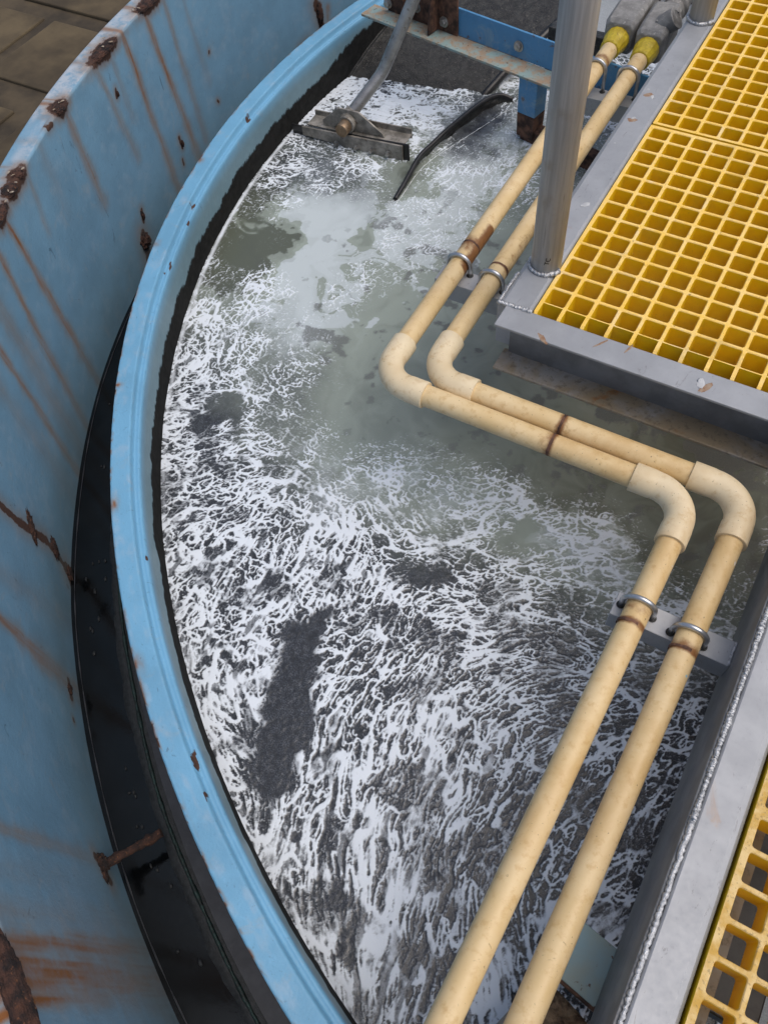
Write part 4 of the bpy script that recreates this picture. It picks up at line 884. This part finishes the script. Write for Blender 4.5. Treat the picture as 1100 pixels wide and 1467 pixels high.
# ------------------------------------------------------------------ black curved baffle and the sludge ramp behind it
def baffle():
    W = [(565, 291), (576, 276), (592, 252), (606, 236), (625, 221), (650, 205), (675, 189), (700, 173), (718, 161), (736, 153)]
    T = [(566, 286), (580, 262), (600, 226), (619, 207), (640, 187), (660, 170), (680, 154), (700, 141), (718, 137), (734, 143)]
    root = thing('curved_baffle', onz(650, 205, Z_WATER), 'black curved baffle strip rising out of the foam beside the skimmer', 'baffle')
    W2 = [(t[0] + .42 * (w[0] - t[0]), t[1] + .42 * (w[1] - t[1])) for w, t in zip(W, T)]
    fl = [Vector(onz(*p, Z_WATER)) for p in W]
    w_ = [Vector(onz(*p, Z_WATER)) for p in W2]; t_ = [Vector(ony(*q, p.y + .004)) for p, q in zip(w_, T)]
    def dense(pts, k=6):
        out = []
        for i in range(len(pts) - 1):
            p0, p1, p2, p3 = pts[max(i - 1, 0)], pts[i], pts[i + 1], pts[min(i + 2, len(pts) - 1)]
            for s in range(k):
                t = s / k; out.append(.5 * ((2 * p1) + (p2 - p0) * t + (2 * p0 - 5 * p1 + 4 * p2 - p3) * t * t + (-p0 + 3 * p1 - 3 * p2 + p3) * t ** 3))
        return out + [pts[-1]]
    wd, td = dense(w_), dense(t_); n = len(wd); v = []; f = []; m_ = 7
    for i in range(n):
        low = wd[i] + Vector((0, 0, -.03))
        for k in range(m_):
            p = td[i].lerp(wd[i], k / (m_ - 2)) if k < m_ - 1 else low
            j = .0016 * (math.sin(i * 1.3 + k * 2.1) + math.sin(i * .7 - k)); v.append(p + Vector((j, 0, 0)))
    f = [(i * m_ + k, i * m_ + k + 1, (i + 1) * m_ + k + 1, (i + 1) * m_ + k) for i in range(n - 1) for k in range(m_ - 1)]
    q = MB(); q.add(v, f, 0, True); o = q.build('baffle_sheet', 'sludge', root); md = o.modifiers.new('thick', 'SOLIDIFY'); md.thickness = .005; md.offset = 0
    q = MB(); q.tube([p + Vector((0, 0, .001)) for p in td], [.0058] * n, 10); q.build('rolled_edge', 'black_rubber', root)
    # froth line where the sheet meets the water
    q = MB(); q.tube([p + Vector((.005, -.003, .0005 + .0006 * math.sin(i * 2.2))) for i, p in enumerate(dense(fl))], [.0004 + .0009 * abs(math.sin(i * 1.7) * math.sin(i * .6 + 1)) for i in range(n)], 6); q.build('froth_line', 'froth', root)
    # ramp
    root = thing('sludge_ramp', onz(600, 128, Z_WATER), 'dark sludge-covered ramp plate sloping into the foam under the blue beam', 'ramp')
    F1 = Vector(onz(478, 112, Z_WATER)); F2 = Vector(onz(684, 139, Z_WATER)); B2 = Vector(onz(835, -8, -.215)); B1 = Vector(onz(590, -60, -.215))
    nu_, nv_ = 60, 60; V = []
    for i in range(nu_):
        for j in range(nv_):
            a, b = i / (nu_ - 1), j / (nv_ - 1)
            p = F1.lerp(F2, a).lerp(B1.lerp(B2, a), b); p.z += -.010 * (1 - b) ** 6 + .010 * math.sin(math.pi * min(1, b * 1.5)) * .6
            p.z += .0035 * float(fbm(np.float32(a * 14), np.float32(b * 14), 3, 5)); 
            rr = math.hypot(p.x - CX, p.y - CY)
            if rr > R_IN - .004: p.x = CX + (p.x - CX) * (R_IN - .004) / rr; p.y = CY + (p.y - CY) * (R_IN - .004) / rr
            V.append(p)
    q = MB(); q.add(V, [(i * nv_ + j, (i + 1) * nv_ + j, (i + 1) * nv_ + j + 1, i * nv_ + j + 1) for i in range(nu_ - 1) for j in range(nv_ - 1)], 0, True)
    o = q.build('ramp_plate', 'sludge', root); md = o.modifiers.new('thick', 'SOLIDIFY'); md.thickness = .012; md.offset = -1
    q = MB(); e = [V[(nu_ - 1) * nv_ + j] for j in range(2, nv_)]; q.tube([p + Vector((.001, 0, -.008)) for p in e], [.011] * len(e), 10); q.build('ramp_edge', 'black_rubber', root)
    q = MB(); a = Vector(onz(783, 64, -.26)); q.box((a.x, a.y, -.33), (a.x + .16, a.y + .03, -.215)); q.build('end_wall', 'sludge', root, .002)
    q = MB(); a = Vector(onz(980, 6, Z_WATER)); q.box((-.42, a.y + .03, -.36), (.55, a.y + .06, -.20)); o = q.build('launder_wall', 'sludge', None, .003); tag(o, 'dark sludge-stained trough wall behind the valves at the top edge', 'trough wall')
mk_simple('froth', (0.6, 0.64, 0.66), (0.75, 0.8, 0.82), 200, 0.7, 0, 0.4)
baffle()
# scum rope along the rim side of the water is part of the water sheet
